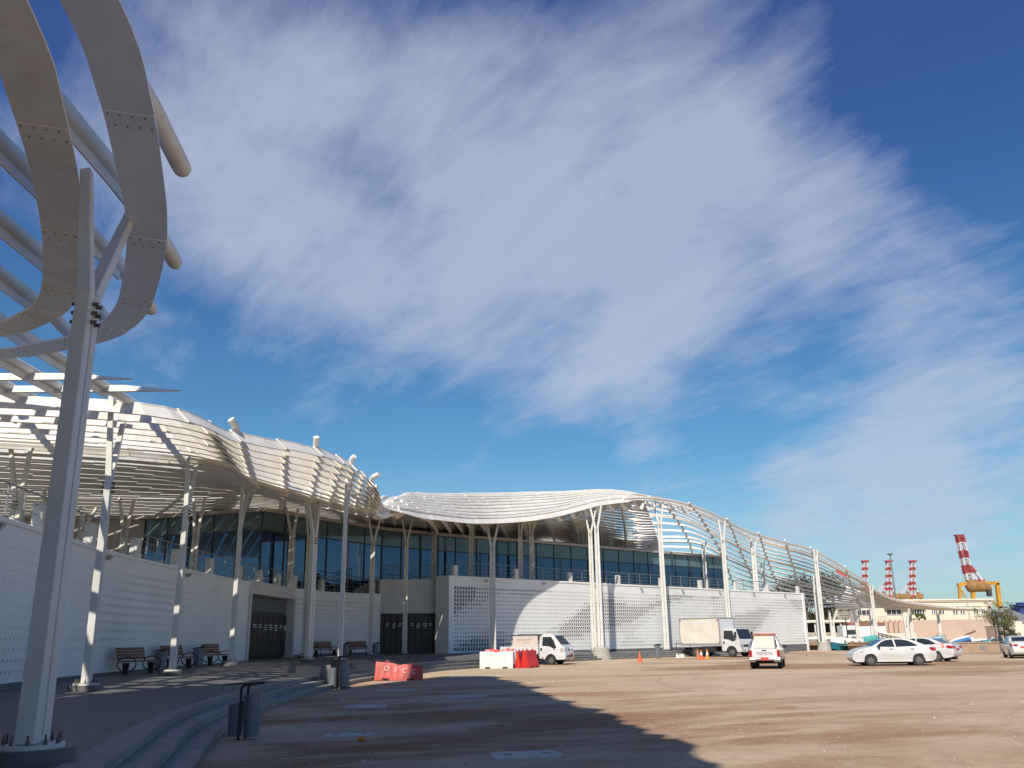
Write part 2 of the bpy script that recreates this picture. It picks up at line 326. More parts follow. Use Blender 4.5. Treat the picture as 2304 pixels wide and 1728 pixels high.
def crom(P, n):                                                     # Catmull-Rom through points (tuples of any length)
    P = [tuple(p) for p in P]; out = []
    for i in range(len(P)-1):
        a, b, c, d = P[max(i-1, 0)], P[i], P[i+1], P[min(i+2, len(P)-1)]
        for k in range(n):
            t = k/n; out.append(tuple(.5*((2*q)+(-p+r)*t+(2*p-5*q+4*r-s)*t*t+(-p+3*q-3*r+s)*t**3) for p, q, r, s in zip(a, b, c, d)))
    out.append(P[-1]); return out
# raised forecourt with three curved steps: edge of the top level (x, y, z)
EDGE = crom([(-1.0, -6, .45), (-2.9, 2, .45), (-4.5, 10.25, .45), (-6.2, 17.2, .46), (-7.15, 23.6, .46), (-7.55, 30, .46), (-7.45, 36.7, .46), (-7.05, 41.65, .47),
             (-4.9, 53.2, .50), (.2, 63.5, .50), (4.9, 72.5, .48), (14.2, 82, .46), (27, 94, .45)], 6)
def zplaza(y):                                                      # the paving rises gently towards the hall
    T = [(-99, .45), (10, .46), (24, .55), (41, .72), (52, .76), (68, .74), (76, .62), (86, .5), (200, .46)]
    for a, b in zip(T, T[1:]):
        if a[0] <= y <= b[0]: return a[1] + (b[1]-a[1])*(y-a[0])/(b[0]-a[0])
def offs(P, d):
    out = []
    for i, p in enumerate(P):
        a, b = P[max(i-1, 0)], P[min(i+1, len(P)-1)]; tx, ty = b[0]-a[0], b[1]-a[1]; l = math.hypot(tx, ty); out.append((p[0]+ty/l*d, p[1]-tx/l*d, p[2]))
    return out
pv = MB(); st = MB(); n = len(EDGE)
far = [(-60, -6), (-60, 30), (-60, 70), (-30, 90), (10, 100), (32, 106)]
top = [(p[0], p[1], p[2]) for p in EDGE]
inner = offs(EDGE, -.0)
vs = []; 
INN4 = offs(EDGE, -2.6)
for p, q in zip(EDGE, INN4): vs += [p, (q[0], q[1], zplaza(q[1])), (-60 if p[1] < 60 else p[0]-18-p[1]*.2, p[1] + (0 if p[1] < 60 else 14), zplaza(p[1]))]
pv.add(vs, [(3*i+j, 3*i+3+j, 3*i+4+j, 3*i+1+j) for i in range(n-1) for j in (0, 1)])
o = pv.build('plaza', M['stone']); o['kind'] = 'structure'
for k in range(3):                                                  # riser k drops by a third of the height, tread .42 deep; the stone nose stands proud
    A = offs(EDGE, .36*k + (.012 if k else .0)); zA = [p[2]*(3-k)/3 for p in EDGE]; zB = [p[2]*(2-k)/3 for p in EDGE]
    B = offs(EDGE, .36*(k+1)); vs = []
    for a, b, z1, z0 in zip(A, B, zA, zB):
        nx, ny = (b[0]-a[0]), (b[1]-a[1]); l = math.hypot(nx, ny); nx /= l; ny /= l
        top_ = z1 + (.004 if k == 0 else 0)
        vs += [(a[0]-nx*.40, a[1]-ny*.40, top_), (a[0]+nx*.035, a[1]+ny*.035, top_), (a[0]+nx*.035, a[1]+ny*.035, z1-.045), (a[0], a[1], z1-.045), (a[0], a[1], z0-.002 if k < 2 else -.05)]
    st.add(vs, [(5*i+j, 5*i+j+1, 5*i+5+j+1, 5*i+5+j) for i in range(n-1) for j in range(4)])
o = st.build('plaza_steps', M['step'], fix=False); o['kind'] = 'structure'
# ------------------------------------------------------------------ market building
bld = thing('market_building', 'long white market hall with perforated block walls, dark gates and a glazed upper storey', 'building')
WL = crom([(-10.5, 6), (-12.3, 15), (-13.45, 24.5), (-14.5, 33), (-14.75, 42), (-14.7, 50.4)], 5)                 # left wall up to the first gate
WM = crom([(-14.25, 59.1), (-12.7, 64.5), (-9.9, 67.5)], 5)                                                          # between the gates
WR = [(-4.5, 67.2), (32.4, 103.2)]
def path_len(P):
    L = [0]
    for a, b in zip(P, P[1:]): L.append(L[-1]+math.hypot(b[0]-a[0], b[1]-a[1]))
    return L
def path_at(P, L, s):
    s = max(0, min(L[-1], s))
    for i in range(len(P)-1):
        if s <= L[i+1] or i == len(P)-2:
            t = (s-L[i])/(L[i+1]-L[i]); a, b = P[i], P[i+1]
            return (a[0]+(b[0]-a[0])*t, a[1]+(b[1]-a[1])*t)
def perforated(P, z0, z1, seed, cell=.27, rowh=.29, hide=None, slant=.06, invert=False):
    """wall of blocks with real slanted openings; the openings grow and shrink in diagonal bands"""
    rnd = random.Random(seed); L = path_len(P); nc = int(L[-1]/cell); cw = L[-1]/nc; w = MB()
    pts = [path_at(P, L, i*cw/4) for i in range(nc*4+1)]
    def pt(s, z, d=0):
        f = s/cw*4; i = max(0, min(len(pts)-2, int(f))); t = f-i; a, b = pts[i], pts[i+1]; l = math.hypot(b[0]-a[0], b[1]-a[1])
        nx, ny = (b[1]-a[1])/l, -(b[0]-a[0])/l
        return (a[0]+(b[0]-a[0])*t+nx*d, a[1]+(b[1]-a[1])*t+ny*d, z)
    zt = z1; nr = int((z1-.35-z0-.28)/rowh)
    def f_zone(s, z):
        a = 1.1*math.sin((z-.20*s)*1.35+seed*1.9) + .75*math.sin(s*.33+z*.35+seed) + .45*math.sin((z*.5-.33*s)*2.1+seed*2)
        return a
    for i in range(nc):
        s0, s1 = i*cw, (i+1)*cw
        zb = zplaza(pts[i*4][1]) if z0 is None else z0
        for j in range(nr):
            a0, a1 = z0+.28+j*rowh, z0+.28+(j+1)*rowh
            sh = (j % 2)*cw*.5
            q = f_zone(s0+rnd.uniform(-.05, .05), a0)
            fw, fh = ((.66, .80) if q > .62 else ((.42, .52) if q > -.05 else (.27, .33))) if not invert else ((.34, .40) if q > 1.0 else ((.20, .26) if q > .1 else (.12, .16)))
            if hide and hide(s0, a0): fw = 0
            c = (s0+s1)/2; cz = (a0+a1)/2
            O = [(s0, a0), (s1, a0), (s1, a1), (s0, a1)]
            if not fw:
                w.add([pt(s, z) for s, z in O], [(0, 1, 2, 3)]); continue
            hw, hh = cw*fw/2, rowh*fh/2; k = slant*hh/(rowh*.35)
            I = [(c-hw-k, cz-hh), (c+hw-k, cz-hh), (c+hw+k, cz+hh), (c-hw+k, cz+hh)]
            vs = [pt(s, z) for s, z in O] + [pt(s, z) for s, z in I] + [pt(s, z, -.22) for s, z in I]
            w.add(vs, [(0, 1, 5, 4), (1, 2, 6, 5), (2, 3, 7, 6), (3, 0, 4, 7), ])
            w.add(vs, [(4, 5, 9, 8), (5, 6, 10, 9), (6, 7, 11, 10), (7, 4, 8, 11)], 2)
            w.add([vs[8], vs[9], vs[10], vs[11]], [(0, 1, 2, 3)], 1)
        for (za, zb_) in ((z0-.2, z0+.28), (z0+.28+nr*rowh, z1)):      # solid plinth course and coping course
            w.add([pt(s0, za), pt(s1, za), pt(s1, zb_), pt(s0, zb_)], [(0, 1, 2, 3)])
    # plinth, coping and the solid back of the wall
    pl = MB(); cp = MB(); bk = MB()
    for i in range(0, nc*4, 4):
        sa, sb = i*cw/4, (i+4)*cw/4
        pl.hexa([pt(sa, -.05, .03), pt(sb, -.05, .03), pt(sb, -.05, -.3), pt(sa, -.05, -.3), pt(sa, z0+.16, .03), pt(sb, z0+.16, .03), pt(sb, z0+.16, -.3), pt(sa, z0+.16, -.3)])
        cp.hexa([pt(sa, z1, .05), pt(sb, z1, .05), pt(sb, z1, -.55), pt(sa, z1, -.55), pt(sa, z1+.14, .05), pt(sb, z1+.14, .05), pt(sb, z1+.14, -.55), pt(sa, z1+.14, -.55)])
        bk.hexa([pt(sa, 0, -.25), pt(sb, 0, -.25), pt(sb, 0, -.55), pt(sa, 0, -.55), pt(sa, z1-.003, -.25), pt(sb, z1-.003, -.25), pt(sb, z1-.003, -.55), pt(sa, z1-.003, -.55)])
    return w, pl, cp, bk, pt, L[-1]
wall_pt = {}
for key, P, z0, z1, seed, inv in (('L', WL, .58, 4.78, 3, True), ('M', WM, .74, 4.9, 5, True), ('R', WR, .6, 6.12, 1, False)):
    w, pl, cp, bk, pt, LL = perforated(P, z0, z1, seed, invert=inv)
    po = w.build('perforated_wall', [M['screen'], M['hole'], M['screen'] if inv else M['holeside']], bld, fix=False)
    pl.build('plinth', M['plinth'], po); cp.build('coping', M['screen'], po, bevel=.02); bk.build('wall_core', M['render'], po)
    wall_pt[key] = (pt, LL)
# end of the long wall and its sunlit return at the second gate
pt, LL = wall_pt['R']
for s0, d in ((-.001, 1), (LL+.001, -1)):
    r = MB()
    a = pt(0, 0, .0) if d == 1 else pt(LL-.001, 0, .0)
    t = Vector((WR[1][0]-WR[0][0], WR[1][1]-WR[0][1], 0)).normalized(); nn = Vector((t.y, -t.x, 0)); a = Vector((a[0], a[1], 0)) - t*(.25*d); b = a
    r.hexa([b - nn*1.5 - t*.25, b + nn*.06 - t*.25, b + nn*.06 + t*.25, b - nn*1.5 + t*.25] + [q + Vector((0, 0, 6.27)) for q in (b - nn*1.5 - t*.25, b + nn*.06 - t*.25, b + nn*.06 + t*.25, b - nn*1.5 + t*.25)])
    r.build('corner_pier', M['screen'], bld, bevel=.03)
# first gate (in the left wall) : deep white portal with a dark folding gate
def vwall(m, a, b, z0, z1, th=.3, mi=0, off=0):
    a, b = Vector((a[0], a[1], 0)), Vector((b[0], b[1], 0)); t = (b-a).normalized(); nn = Vector((t.y, -t.x, 0))
    A, B, C, D_ = a+nn*off, b+nn*off, b+nn*(off-th), a+nn*(off-th)
    m.hexa([q+Vector((0, 0, z0)) for q in (A, B, C, D_)] + [q+Vector((0, 0, z1)) for q in (A, B, C, D_)], mi)
def gate(a, b, z0, z1, nleaf, rows, par_label):
    a, b = Vector((a[0], a[1], 0)), Vector((b[0], b[1], 0)); L = (b-a).length; t = (b-a)/L; nn = Vector((t.y, -t.x, 0)); rz = math.atan2(t.y, t.x)
    root = MB(); vwall(root, a, b, z0, z1, .06, 0, -.06); G = root.build('gate', M['gate'], bld)
    lf = MB(); lg = MB()
    for k in range(nleaf):
        c = a + t*(L*(k+.5)/nleaf); wd = L/nleaf-.08
        for j in range(rows):
            zc = z0+.1+(z1-z0-.2)*(j+.5)/rows; h = (z1-z0-.2)/rows-.1
            lf.box(c + nn*.0 + Vector((0, 0, zc)), (wd, .09, h), rz)
        if par_label[k]:
            zz = z1-.78
            for q in range(par_label[k]):
                lg.box(c + nn*.05 + t*random.uniform(-.06, .06) + Vector((0, 0, zz-.13*q)), (wd*random.uniform(.45, .75), .03, random.choice((.05, .07))), rz)
    lf.build('gate_leaf', M['gate'], G, bevel=.01); lg.build('cut_out_lettering', M['light_gap'], G)
    return G
pa, pb = Vector((-14.7, 50.4, 0)), Vector((-14.25, 59.1, 0)); tt = (pb-pa).normalized(); nn = Vector((tt.y, -tt.x, 0))
por = MB()
vwall(por, pa, pb, 4.35, 5.04, .5, 0, .02)                                     # lintel above
for q in (pa, pb): por.hexa([v for v in (lambda s: [q-tt*.28*s+nn*.12, q+tt*.28*(1-s)+nn*.12, q+tt*.28*(1-s)-nn*1.9, q-tt*.28*s-nn*1.9])(0 if q is pa else 1)] + [v+Vector((0, 0, 4.36)) for v in (lambda s: [q-tt*.28*s+nn*.12, q+tt*.28*(1-s)+nn*.12, q+tt*.28*(1-s)-nn*1.9, q-tt*.28*s-nn*1.9])(0 if q is pa else 1)])
lp = MB(); vwall(lp, pa-nn*.45, pb-nn*.45, 3.45, 4.32, .2); lp.build('lintel_panel', M['plinth'], bld)  # panel coloured dark grey for the shade in the gate recess
por.hexa([pa+nn*.1+Vector((0, 0, 4.3)), pb+nn*.1+Vector((0, 0, 4.3)), pb-nn*1.8+Vector((0, 0, 4.3)), pa-nn*1.8+Vector((0, 0, 4.3))] + [q+Vector((0, 0, 4.5)) for q in (pa+nn*.1, pb+nn*.1, pb-nn*1.8, pa-nn*1.8)])
por.build('gate_portal', M['render'], bld, bevel=.02)
gate(pa-nn*.42, pb-nn*.42, .72, 3.45, 9, 3, [0, 1, 2, 2, 3, 3, 3, 2, 3])
# second gate, set back beside the corner pier
ga, gb = (-10.1, 67.9), (-5.2, 69.0)
gw = MB(); vwall(gw, ga, gb, 3.62, 6.1, .5, 0, .12); vwall(gw, (-10.35, 67.2), (-10.05, 67.95), 0, 5.0, .3); gw.build('gate_surround', M['render'], bld, bevel=.02)
gate(ga, gb, .74, 3.66, 11, 3, [0, 2, 3, 2, 1, 2, 3, 3, 2, 0, 3])
# terrace decks
dk = MB()
dk.prism([(-14.9, 5), (-15.1, 42), (-14.9, 59.3), (-13, 64.4), (-10.2, 67.6), (-8, 78), (-60, 78), (-60, 5)][::-1], 4.3, 4.85)
dk.prism([(-10.3, 68.0), (-4.6, 69), (-4.2, 67.9), (31.8, 103.4), (26, 112), (-20, 96)], 5.2, 6.12)
dk.build('terrace_deck', M['concrete'], bld)
# balustrades: white piers with steel rails between them
def balustrade(pts, zt, hp=.78, pierw=.42, nbar=3, posts=3, pier=True):
    PR = []; rl = MB()
    for i, p in enumerate(pts):
        if pier:
            pr = MB(); q = pts[min(i+1, len(pts)-1)]; q0 = pts[max(i-1, 0)]; rz = math.atan2(q[1]-q0[1], q[0]-q0[0])
            pr.box((p[0], p[1], zt+hp/2+.002), (pierw, .3, hp), rz); PR.append(pr)
        if i < len(pts)-1:
            a, b = Vector((p[0], p[1], 0)), Vector((pts[i+1][0], pts[i+1][1], 0))
            for k in range(nbar+1):
                z = zt+.14+k*(.86)/nbar; rr = .028 if k == nbar else .012
                rl.tube([a+Vector((0, 0, z)), b+Vector((0, 0, z))], rr, 6)
            for k in range(posts):
                c = a.lerp(b, (k+1)/(posts+1)); rl.beam(c+Vector((0, 0, zt)), c+Vector((0, 0, zt+1.0)), .045, .03)
    R = rl.build('railing', M['rail'], bld)
    for pr in PR: pr.build('pier', M['render'], R, bevel=.015)
def onwall(key, ss, d=-.25): return [wall_pt[key][0](max(.01, min(wall_pt[key][1]-.01, s)), 0, d) for s in ss]
balustrade(onwall('L', [2+4.6*i for i in range(10)]) + [(-14.75, 52.3), (-14.55, 55.7), (-14.4, 59)], 4.92)
balustrade([(-14.4, 59.2), (-13.4, 63), (-10.6, 67.6)], 5.04)
RS = [.3+6.35*i for i in range(9)]; RS[-1] = 51.2
balustrade(onwall('R', RS), 6.26)
balustrade([(-10.3, 68.3), (-7.6, 68.7), (-4.9, 68.9)], 6.12, pier=False, posts=4)
balustrade([(-20, 66.5), (-15.5, 68.5), (-10.4, 69.4)], 5.3, pier=False, posts=7)
# little stair from the lower to the upper deck
sm = MB()
for k in range(8): sm.box((-12.6+.3*k, 68.3+.08*k, 4.85+.08*(k+1)), (.32, 1.4, .16*(k+1)))
sm.build('terrace_stair', M['concrete'], bld)
# glazed upper storey
GP = [(-36, 61), (-25.8, 62.5), (-16.7, 59.2), (-10.4, 70.6), (-5, 76.4), (2, 82), (12, 91), (23.5, 101), (20, 106)]
ZT = 10.05
up = MB(); ins = MB()
vwall(up, GP[0], GP[1], 4.8, ZT, .3); up.build('blank_wall', M['fascia'], bld)
fs = MB()
for a, b in zip(GP, GP[1:]):
    a_, b_ = Vector((*a, 0)), Vector((*b, 0)); t = (b_-a_).normalized(); n_ = Vector((t.y, -t.x, 0))
    fs.hexa([a_+n_*.35-t*.1+Vector((0, 0, ZT)), b_+n_*.35+t*.1+Vector((0, 0, ZT)), b_-n_*1+t*.1+Vector((0, 0, ZT)), a_-n_*1-t*.1+Vector((0, 0, ZT))] + [q+Vector((0, 0, ZT+.24)) for q in (a_+n_*.35-t*.1, b_+n_*.35+t*.1, b_-n_*1+t*.1, a_-n_*1-t*.1)])
rf = fs.build('roof_edge', M['fascia'], bld)
rs = MB(); rs.prism([(p[0], p[1]) for p in GP] + [(-10, 112), (-40, 90)], ZT+.05, ZT+.2); rs.build('roof', M['concrete'], bld)
ins.prism([(-36, 63), (-25.8, 64.5), (-17.5, 61.2), (-11.9, 71.6), (-6.5, 77.6), (.4, 83.4), (10.4, 92.4), (21, 101.6), (18, 105), (-10, 108), (-38, 88)], 4.9, ZT); ins.build('interior', M['inside'], bld)
for a, b in list(zip(GP, GP[1:]))[1:]:
    a_, b_ = Vector((*a, 0)), Vector((*b, 0)); L = (b_-a_).length; t = (b_-a_)/L; n_ = Vector((t.y, -t.x, 0)); nb = max(2, round(L/2.15))
    mu = MB()
    for k in range(nb+1):
        c = a_+t*(L*k/nb); mu.beam(c+n_*.02+Vector((0, 0, 4.86)), c+n_*.02+Vector((0, 0, ZT)), .07, .1, side=t)
    for z in (8.85,): mu.beam(a_+n_*.02+Vector((0, 0, z)), b_+n_*.02+Vector((0, 0, z)), .09, .09)
    MU = mu.build('mullion', M['mullion'], bld)
    for k in range(nb):
        p, q = a_+t*(L*k/nb+.035), a_+t*(L*(k+1)/nb-.035)
        tw = random.uniform(-.012, .012)                           # panes never sit perfectly true
        g1 = MB(); g1.hexa([p+n_*(.01+tw)+Vector((0, 0, 4.86)), q+n_*(.01-tw)+Vector((0, 0, 4.86)), q-n_*.02+Vector((0, 0, 4.86)), p-n_*.02+Vector((0, 0, 4.86)), p+n_*(.01+tw*.3)+Vector((0, 0, 8.8)), q+n_*(.01-tw*.3)+Vector((0, 0, 8.8)), q-n_*.02+Vector((0, 0, 8.8)), p-n_*.02+Vector((0, 0, 8.8))])
        G1 = g1.build('glass_pane', M['glass'], bld)
        g2 = MB(); g2.hexa([v+Vector((0, 0, 8.9)) for v in (p+n_*.01, q+n_*.01, q-n_*.02, p-n_*.02)] + [v+Vector((0, 0, ZT-.01)) for v in (p+n_*.01, q+n_*.01, q-n_*.02, p-n_*.02)])
        g2.build('spandrel_pane', M['spandrel'], G1)
# little floodlights along the wall top
fl = MB()
for key, ss in (('R', [3.2+6.35*i for i in range(8)]), ('L', [8, 17, 26, 35])):
    pt, LL = wall_pt[key]; zt = 6.0 if key == 'R' else 4.66
    for s in ss:
        p = Vector(pt(s, zt, .12)); fl.box(p, (.22, .16, .1)); fl.box(p-Vector((0, 0, .09)), (.08, .2, .05))
fl.build('wall_light', M['greytrim'], bld)
# roof-top plant on the glazed storey
rp = MB()
for (x, y, sx, sy, h) in ((-6, 84, 3.5, 2.5, .9), (4, 92, 4.5, 3, .8), (-12, 79, 3, 2.4, .9), (-20, 66, 3.2, 2, .7)): rp.box((x, y, ZT+.2+h/2), (sx, sy, h), .7)
rp.build('roof_box', M['mullion'], bld, bevel=.06)
# ------------------------------------------------------------------ canopy: slats on curved tubes
can = thing('slatted_canopy', 'wave-shaped white canopy of long slats and tubes over the market hall on forked posts', 'canopy', (-8, 40, 8))
CO = can.location.copy()
V = lambda *a: Vector(a)
ST = [
 [V(-21, 22.6, 8.4), V(-27, 30, 8.6), V(-36, 43, 9.1), V(-58, 70, 11.0)],
 [atZ(302, 898, 8.4), atZ(400, 1053, 8.7), V(-20, 52, 9.9), V(-35, 80, 11.3)],
 [atZ(536, 969, 9.0), atZ(563, 1100, 8.9), V(-16, 53, 10.2), V(-26, 83, 11.3)],
 [atZ(719, 1012, 9.7), atZ(690, 1132, 8.75), V(-12.5, 55, 10.3), V(-19, 85, 11.3)],
 [atZ(800, 1055, 9.8), atZ(775, 1149, 8.5), V(-9.8, 57.5, 10.3), V(-14, 87, 11.3)],
 [atZ(845, 1100, 9.2), atZ(838, 1161, 8.3), V(-8, 59.5, 10.3), V(-11, 90, 11.2)],
 [atY(862, 1138, 49), atY(862, 1160, 49.3), V(-6.5, 62, 10.2), V(-8, 93, 11.2)],
 [atY(905, 1150, 51.5), atY(905, 1122, 56), V(-5, 69, 10.9), V(-5, 97, 11.3)],
 [atY(986, 1164, 57.5), atY(1000, 1120, 66), V(-3, 77, 11.5), V(-2, 102, 11.4)],
 [atY(1100, 1172, 65), atY(1120, 1117, 75), V(1, 86, 12.2), V(2.5, 107, 11.4)],
 [atY(1234, 1160, 71), atY(1260, 1114, 81), V(6.5, 93, 12.6), V(8, 107, 11.4)],
 [atY(1356, 1131, 77), atY(1390, 1114, 86), V(12.5, 101, 12.3), V(13, 113, 10.6)],
 [atY(1472, 1124, 82.5), atY(1505, 1138, 91), atY(1560, 1215, 101), atY(1580, 1295, 109)],
 [atY(1579, 1148, 89), atY(1600, 1178, 96), atY(1640, 1255, 104), atY(1672, 1328, 111)],
 [atY(1680, 1197, 97), atY(1692, 1225, 103), atY(1718, 1290, 110), atY(1748, 1352, 116)],
 [atY(1760, 1221, 104), atY(1768, 1248, 108), atY(1790, 1310, 114), atY(1816, 1368, 119)],
 [atY(1833, 1242, 112), atY(1845, 1274, 116), atY(1865, 1328, 120), atY(1890, 1366, 125)],
 [atY(1927, 1297, 122), atY(1935, 1318, 125), atY(1948, 1348, 128), atY(1962, 1367, 132)],
 [atY(2000, 1346, 132), atY(2006, 1354, 134), atY(2015, 1361, 136), atY(2032, 1368, 139)],
 [atY(2110, 1365, 143), atY(2111, 1367, 144.5), atY(2113, 1369, 146), atY(2116, 1372, 148)],
 [atY(2198, 1369, 151), atY(2199, 1370, 152), atY(2200, 1372, 153), atY(2201, 1373, 154)]]
NS = len(ST)-1
def cr1(P, x):
    i = max(0, min(len(P)-2, int(math.floor(x)))); t = x-i
    a = P[i-1] if i > 0 else P[0]*2-P[1]; b, c = P[i], P[i+1]; d = P[i+2] if i+2 < len(P) else P[-1]*2-P[-2]
    return .5*((2*b)+(c-a)*t+(2*a-5*b+4*c-d)*t*t+(3*b-a-3*c+d)*t**3)
for k_, dz_ in ((0, .25), (1, .28), (2, .25), (3, .12)): ST[k_][0] = ST[k_][0]-Vector((0, 0, dz_))
GD = [[s[k] for s in ST] for k in range(4)]
def Sf(u, v): return cr1([cr1(GD[k], u) for k in range(4)], v)
TU = [.2, .62, 1.0, 1.5, 2.0, 2.5, 3.0, 3.5, 3.95, 4.35, 4.75, 5.2, 5.5, 5.75, 6.25, 6.7, 7.15, 7.6, 8.05, 8.5, 9.0, 9.5, 10.0, 10.5, 11.0, 11.45, 11.9, 12.35, 12.75, 13.15, 13.55, 13.95, 14.35, 14.75, 15.15, 15.55, 15.95, 16.35, 16.75, 17.15, 17.55, 18.0, 18.5, 19.0, 19.5, 19.95]
VS = [k/10 for k in range(10)] + [1+k/18 for k in range(18)] + [2+k/34 for k in range(35)]
def slat(v, idx):
    mb = MB(CO); tb = []
    step = VS[min(idx+1, len(VS)-1)]-v if idx < len(VS)-1 else v-VS[idx-1]
    us = [0.0] + [q if 1.8 < q < 6 or q > 11.3 else q+((idx*.37) % 1-.5)*.42 for i_, q in enumerate(TU[:-1]) if not (6 < q < 11.3 and (i_+idx) % 2)] + [NS-.01]
    for a, b in zip(us, us[1:]):
        if a > 11.2 and ((v < 2 and idx % 3) or (v >= 2 and idx % 6)): continue
        P, Wd, T = [], [], []
        n = 9 if b-a > .7 else (5 if b-a > .25 else 4)
        for i in range(n):
            f = i/(n-1); u = a+(b-a)*f; uu = min(NS, max(0, u + (f-.5)*.05))
            p = Sf(uu, v); t = (Sf(min(NS, uu+.03), v)-Sf(max(0, uu-.03), v)).normalized(); h = Vector((-t.y, t.x, 0)).normalized()
            sp = (Sf(uu, min(3, v+step))-p).length
            wd = min(.57, max(.22, sp*.95))
            if uu > 11.5: wd = .27
            ph = math.radians(50)
            tk = .018
            if uu < 7.2 or (v > 1.2 and uu < 11.2):
                k_ = max(0, min(1, (v-.5)/.35)) if uu < 7.2 else 1
                ph = math.radians(46 + (3-46)*k_); wd = wd + (min(.95, max(.30, sp*(.80 if uu < 8.6 else .56)))-wd)*k_; tk = .018+.05*k_
            w = (h*math.cos(ph)+Vector((0, 0, 1))*math.sin(ph)); w = (w - t*w.dot(t)).normalized(); nn = t.cross(w)
            p = p - Vector((0, 0, 1))*((.09 if 1.8 < uu < 6 else .03)*(f-.5))                   # lapped joints: each length starts a little above the last one's end
            P.append(p); Wd.append(w*wd/2); T.append(nn*tk); tb.append(p+w*wd*.5)
        mb.plate(P, Wd, T)
        if v < 1.6 or a > 11: mb.tube([q+w_*1.0 for q, w_ in zip(P, Wd)], .12 if (6.3 < a < 11.4 and v < 1.3) else .045, 8)
    return mb.build('slat', M['steel'], can, fix=False)
for i, v in enumerate(VS): slat(v, i)
for iu, u in enumerate(TU):                                          # ribs
    if u > 11.3 and iu % 2: continue
    mb = MB(CO); tip = {2.0: (-.35, -.6, .6), 3.0: (.1, -.55, .75), 3.95: (.5, -.45, .5), 4.75: (.85, -.3, .28), 5.2: (.95, -.15, .16), 5.5: (1, -.1, .12), 5.75: (1, 0, .1)}.get(u)
    ext = (.32 if tip else .8) if (tip or u > 11.9) else .0
    if 17.4 < u: ext = .5
    path = []
    p0, p1 = Sf(u, 0), Sf(u, .12); d = (p0-p1).normalized()
    if tip: d = Vector(tip).normalized()
    up_ = Vector((0, 0, .22))
    def nrm_(v):
        c = Sf(u, min(3, v+.05))-Sf(u, max(0, v-.05)); t = Sf(min(NS, u+.05), v)-Sf(max(0, u-.05), v); n_ = t.cross(c).normalized()
        h = Vector((-t.y, t.x, 0)).normalized(); return n_ if n_.dot(h*.8+Vector((0, 0, 1))) > 0 else -n_
    of = .26 if u > 11.3 else (.42 if u < 6.1 else -.36); vst = 1.3 if 6.1 < u < 11.2 else (.02 if tip or u > 6 else .15)
    if ext: path += [p0 + d*ext + nrm_(0)*of, p0 + d*ext*.3 + nrm_(0)*of]
    for k in range(30): path.append(Sf(u, vst+k*(3-vst)/29.) + nrm_(vst+k*(3-vst)/29.)*of)
    rr = .13 if u < 11.5 else .10
    mb.tube(path, rr, 8)
    # web plate under the tube
    P = path[1:]
    if u > 6.1: mb.plate([q-Vector((0, 0, .15)) for q in P], [Vector((0, 0, .10))]*len(P), [Vector((.015, 0, 0))]*len(P))
    mb.build('rib_tube', M['steel'] if u < 11.2 else M['steel_rust'], can, smooth=True, angle=50, fix=False)
fa = MB(CO); P, Wd, T = [], [], []                                   # broad front plate of the second wave
for k in range(60):
    u = 6.15+k*(11.3-6.15)/59; p = Sf(u, 0); t = (Sf(u+.03, 0)-Sf(u-.03, 0)).normalized(); c = (Sf(u, .2)-p); c = (c-t*c.dot(t)).normalized()
    wd = 1.0*min(1, (k+.5)/9)*min(1, (60-k)/10)*.5
    P.append(p+c*wd+Vector((0, 0, -.05))); Wd.append(c*wd); T.append(t.cross(c)*.02)
P_f = P
for k in range(11):                                                  # scooped fins along the front edge where the second wave opens
    u = 10.15+k*.24; fin = MB(CO); t = (Sf(u+.04, 0)-Sf(u-.04, 0)).normalized(); P = []
    for i in range(7):
        f = i/6; P.append(Sf(u+.10*f, .02+.34*f) + Vector((0, 0, -.15-1.0*math.sin(f*math.pi)*(.55+.3*(k < 7)))) )
    fin.plate(P, [t*(.42-.10*abs(i-3)) for i in range(7)], [Vector((0, 0, .02))]*7); fin.build('scoop_fin', M['steel'], can, fix=False, smooth=True)
fa.plate(P_f, Wd, T); fa.build('front_plate', M['steel'], can, fix=False)
# thick edge tubes of the sloping wing
for v in (0, .62, 1.45, 2.1):
    mb = MB(CO); mb.tube([Sf(11.4+k*.1, v)+Vector((0, 0, .12)) for k in range(80)], .13 if v else .11, 8); mb.build('edge_tube', M['steel'], can, smooth=True, fix=False)
# near end: broad ribbons curling over the photographer, straight tubes running through them
def ribbon(pts, w, z, half=.018, ext=None):
    P = crom(pts, 6); P = [Vector(p) for p in P]; Wd, T = [], []
    for i, p in enumerate(P):
        t = (P[min(i+1, len(P)-1)]-P[max(i-1, 0)]).normalized(); h = Vector((t.y, -t.x, 0)).normalized()
        Wd.append(h*w/2); T.append(Vector((0, 0, half)))
    return P, Wd, T
OUT = [(-4.6, -6, 8.9), (-4.2, -1, 8.5), (-4.1, 4, 8.1), (-4.24, 7.6, 8), (-4.59, 9.26, 8), (-4.98, 10.57, 8), (-5.5, 12.18, 8), (-6.01, 13.46, 8), (-6.63, 14.79, 8), (-7.48, 16.38, 8), (-8.46, 17.55, 8), (-9.54, 18.23, 8), (-11.61, 19.0, 8), (-15, 19.7, 8.1), (-22, 20.2, 8.2)]
INN = [(-5.0, -6, 8.2), (-4.9, -1, 8.1), (-4.88, 3, 8), (-4.93, 5.3, 8), (-5.06, 6.9, 8)] + [tuple(atZ(x, y, 8.0)) for x, y in ((45, 110), (78, 217), (112, 340), (130, 430), (142, 560), (128, 670), (80, 712))] + [(-11.0, 17.5, 8), (-15, 18.3, 8.1), (-22, 18.8, 8.2)]
TH3 = [(-6.6, 2, 8.2), (-6.7, 7, 8), (-7.3, 10, 8), (-8.3, 12.4, 8), (-9.8, 14.6, 8), (-11.6, 15.9, 8), (-15, 16.8, 8.1), (-22, 17.2, 8.2)]
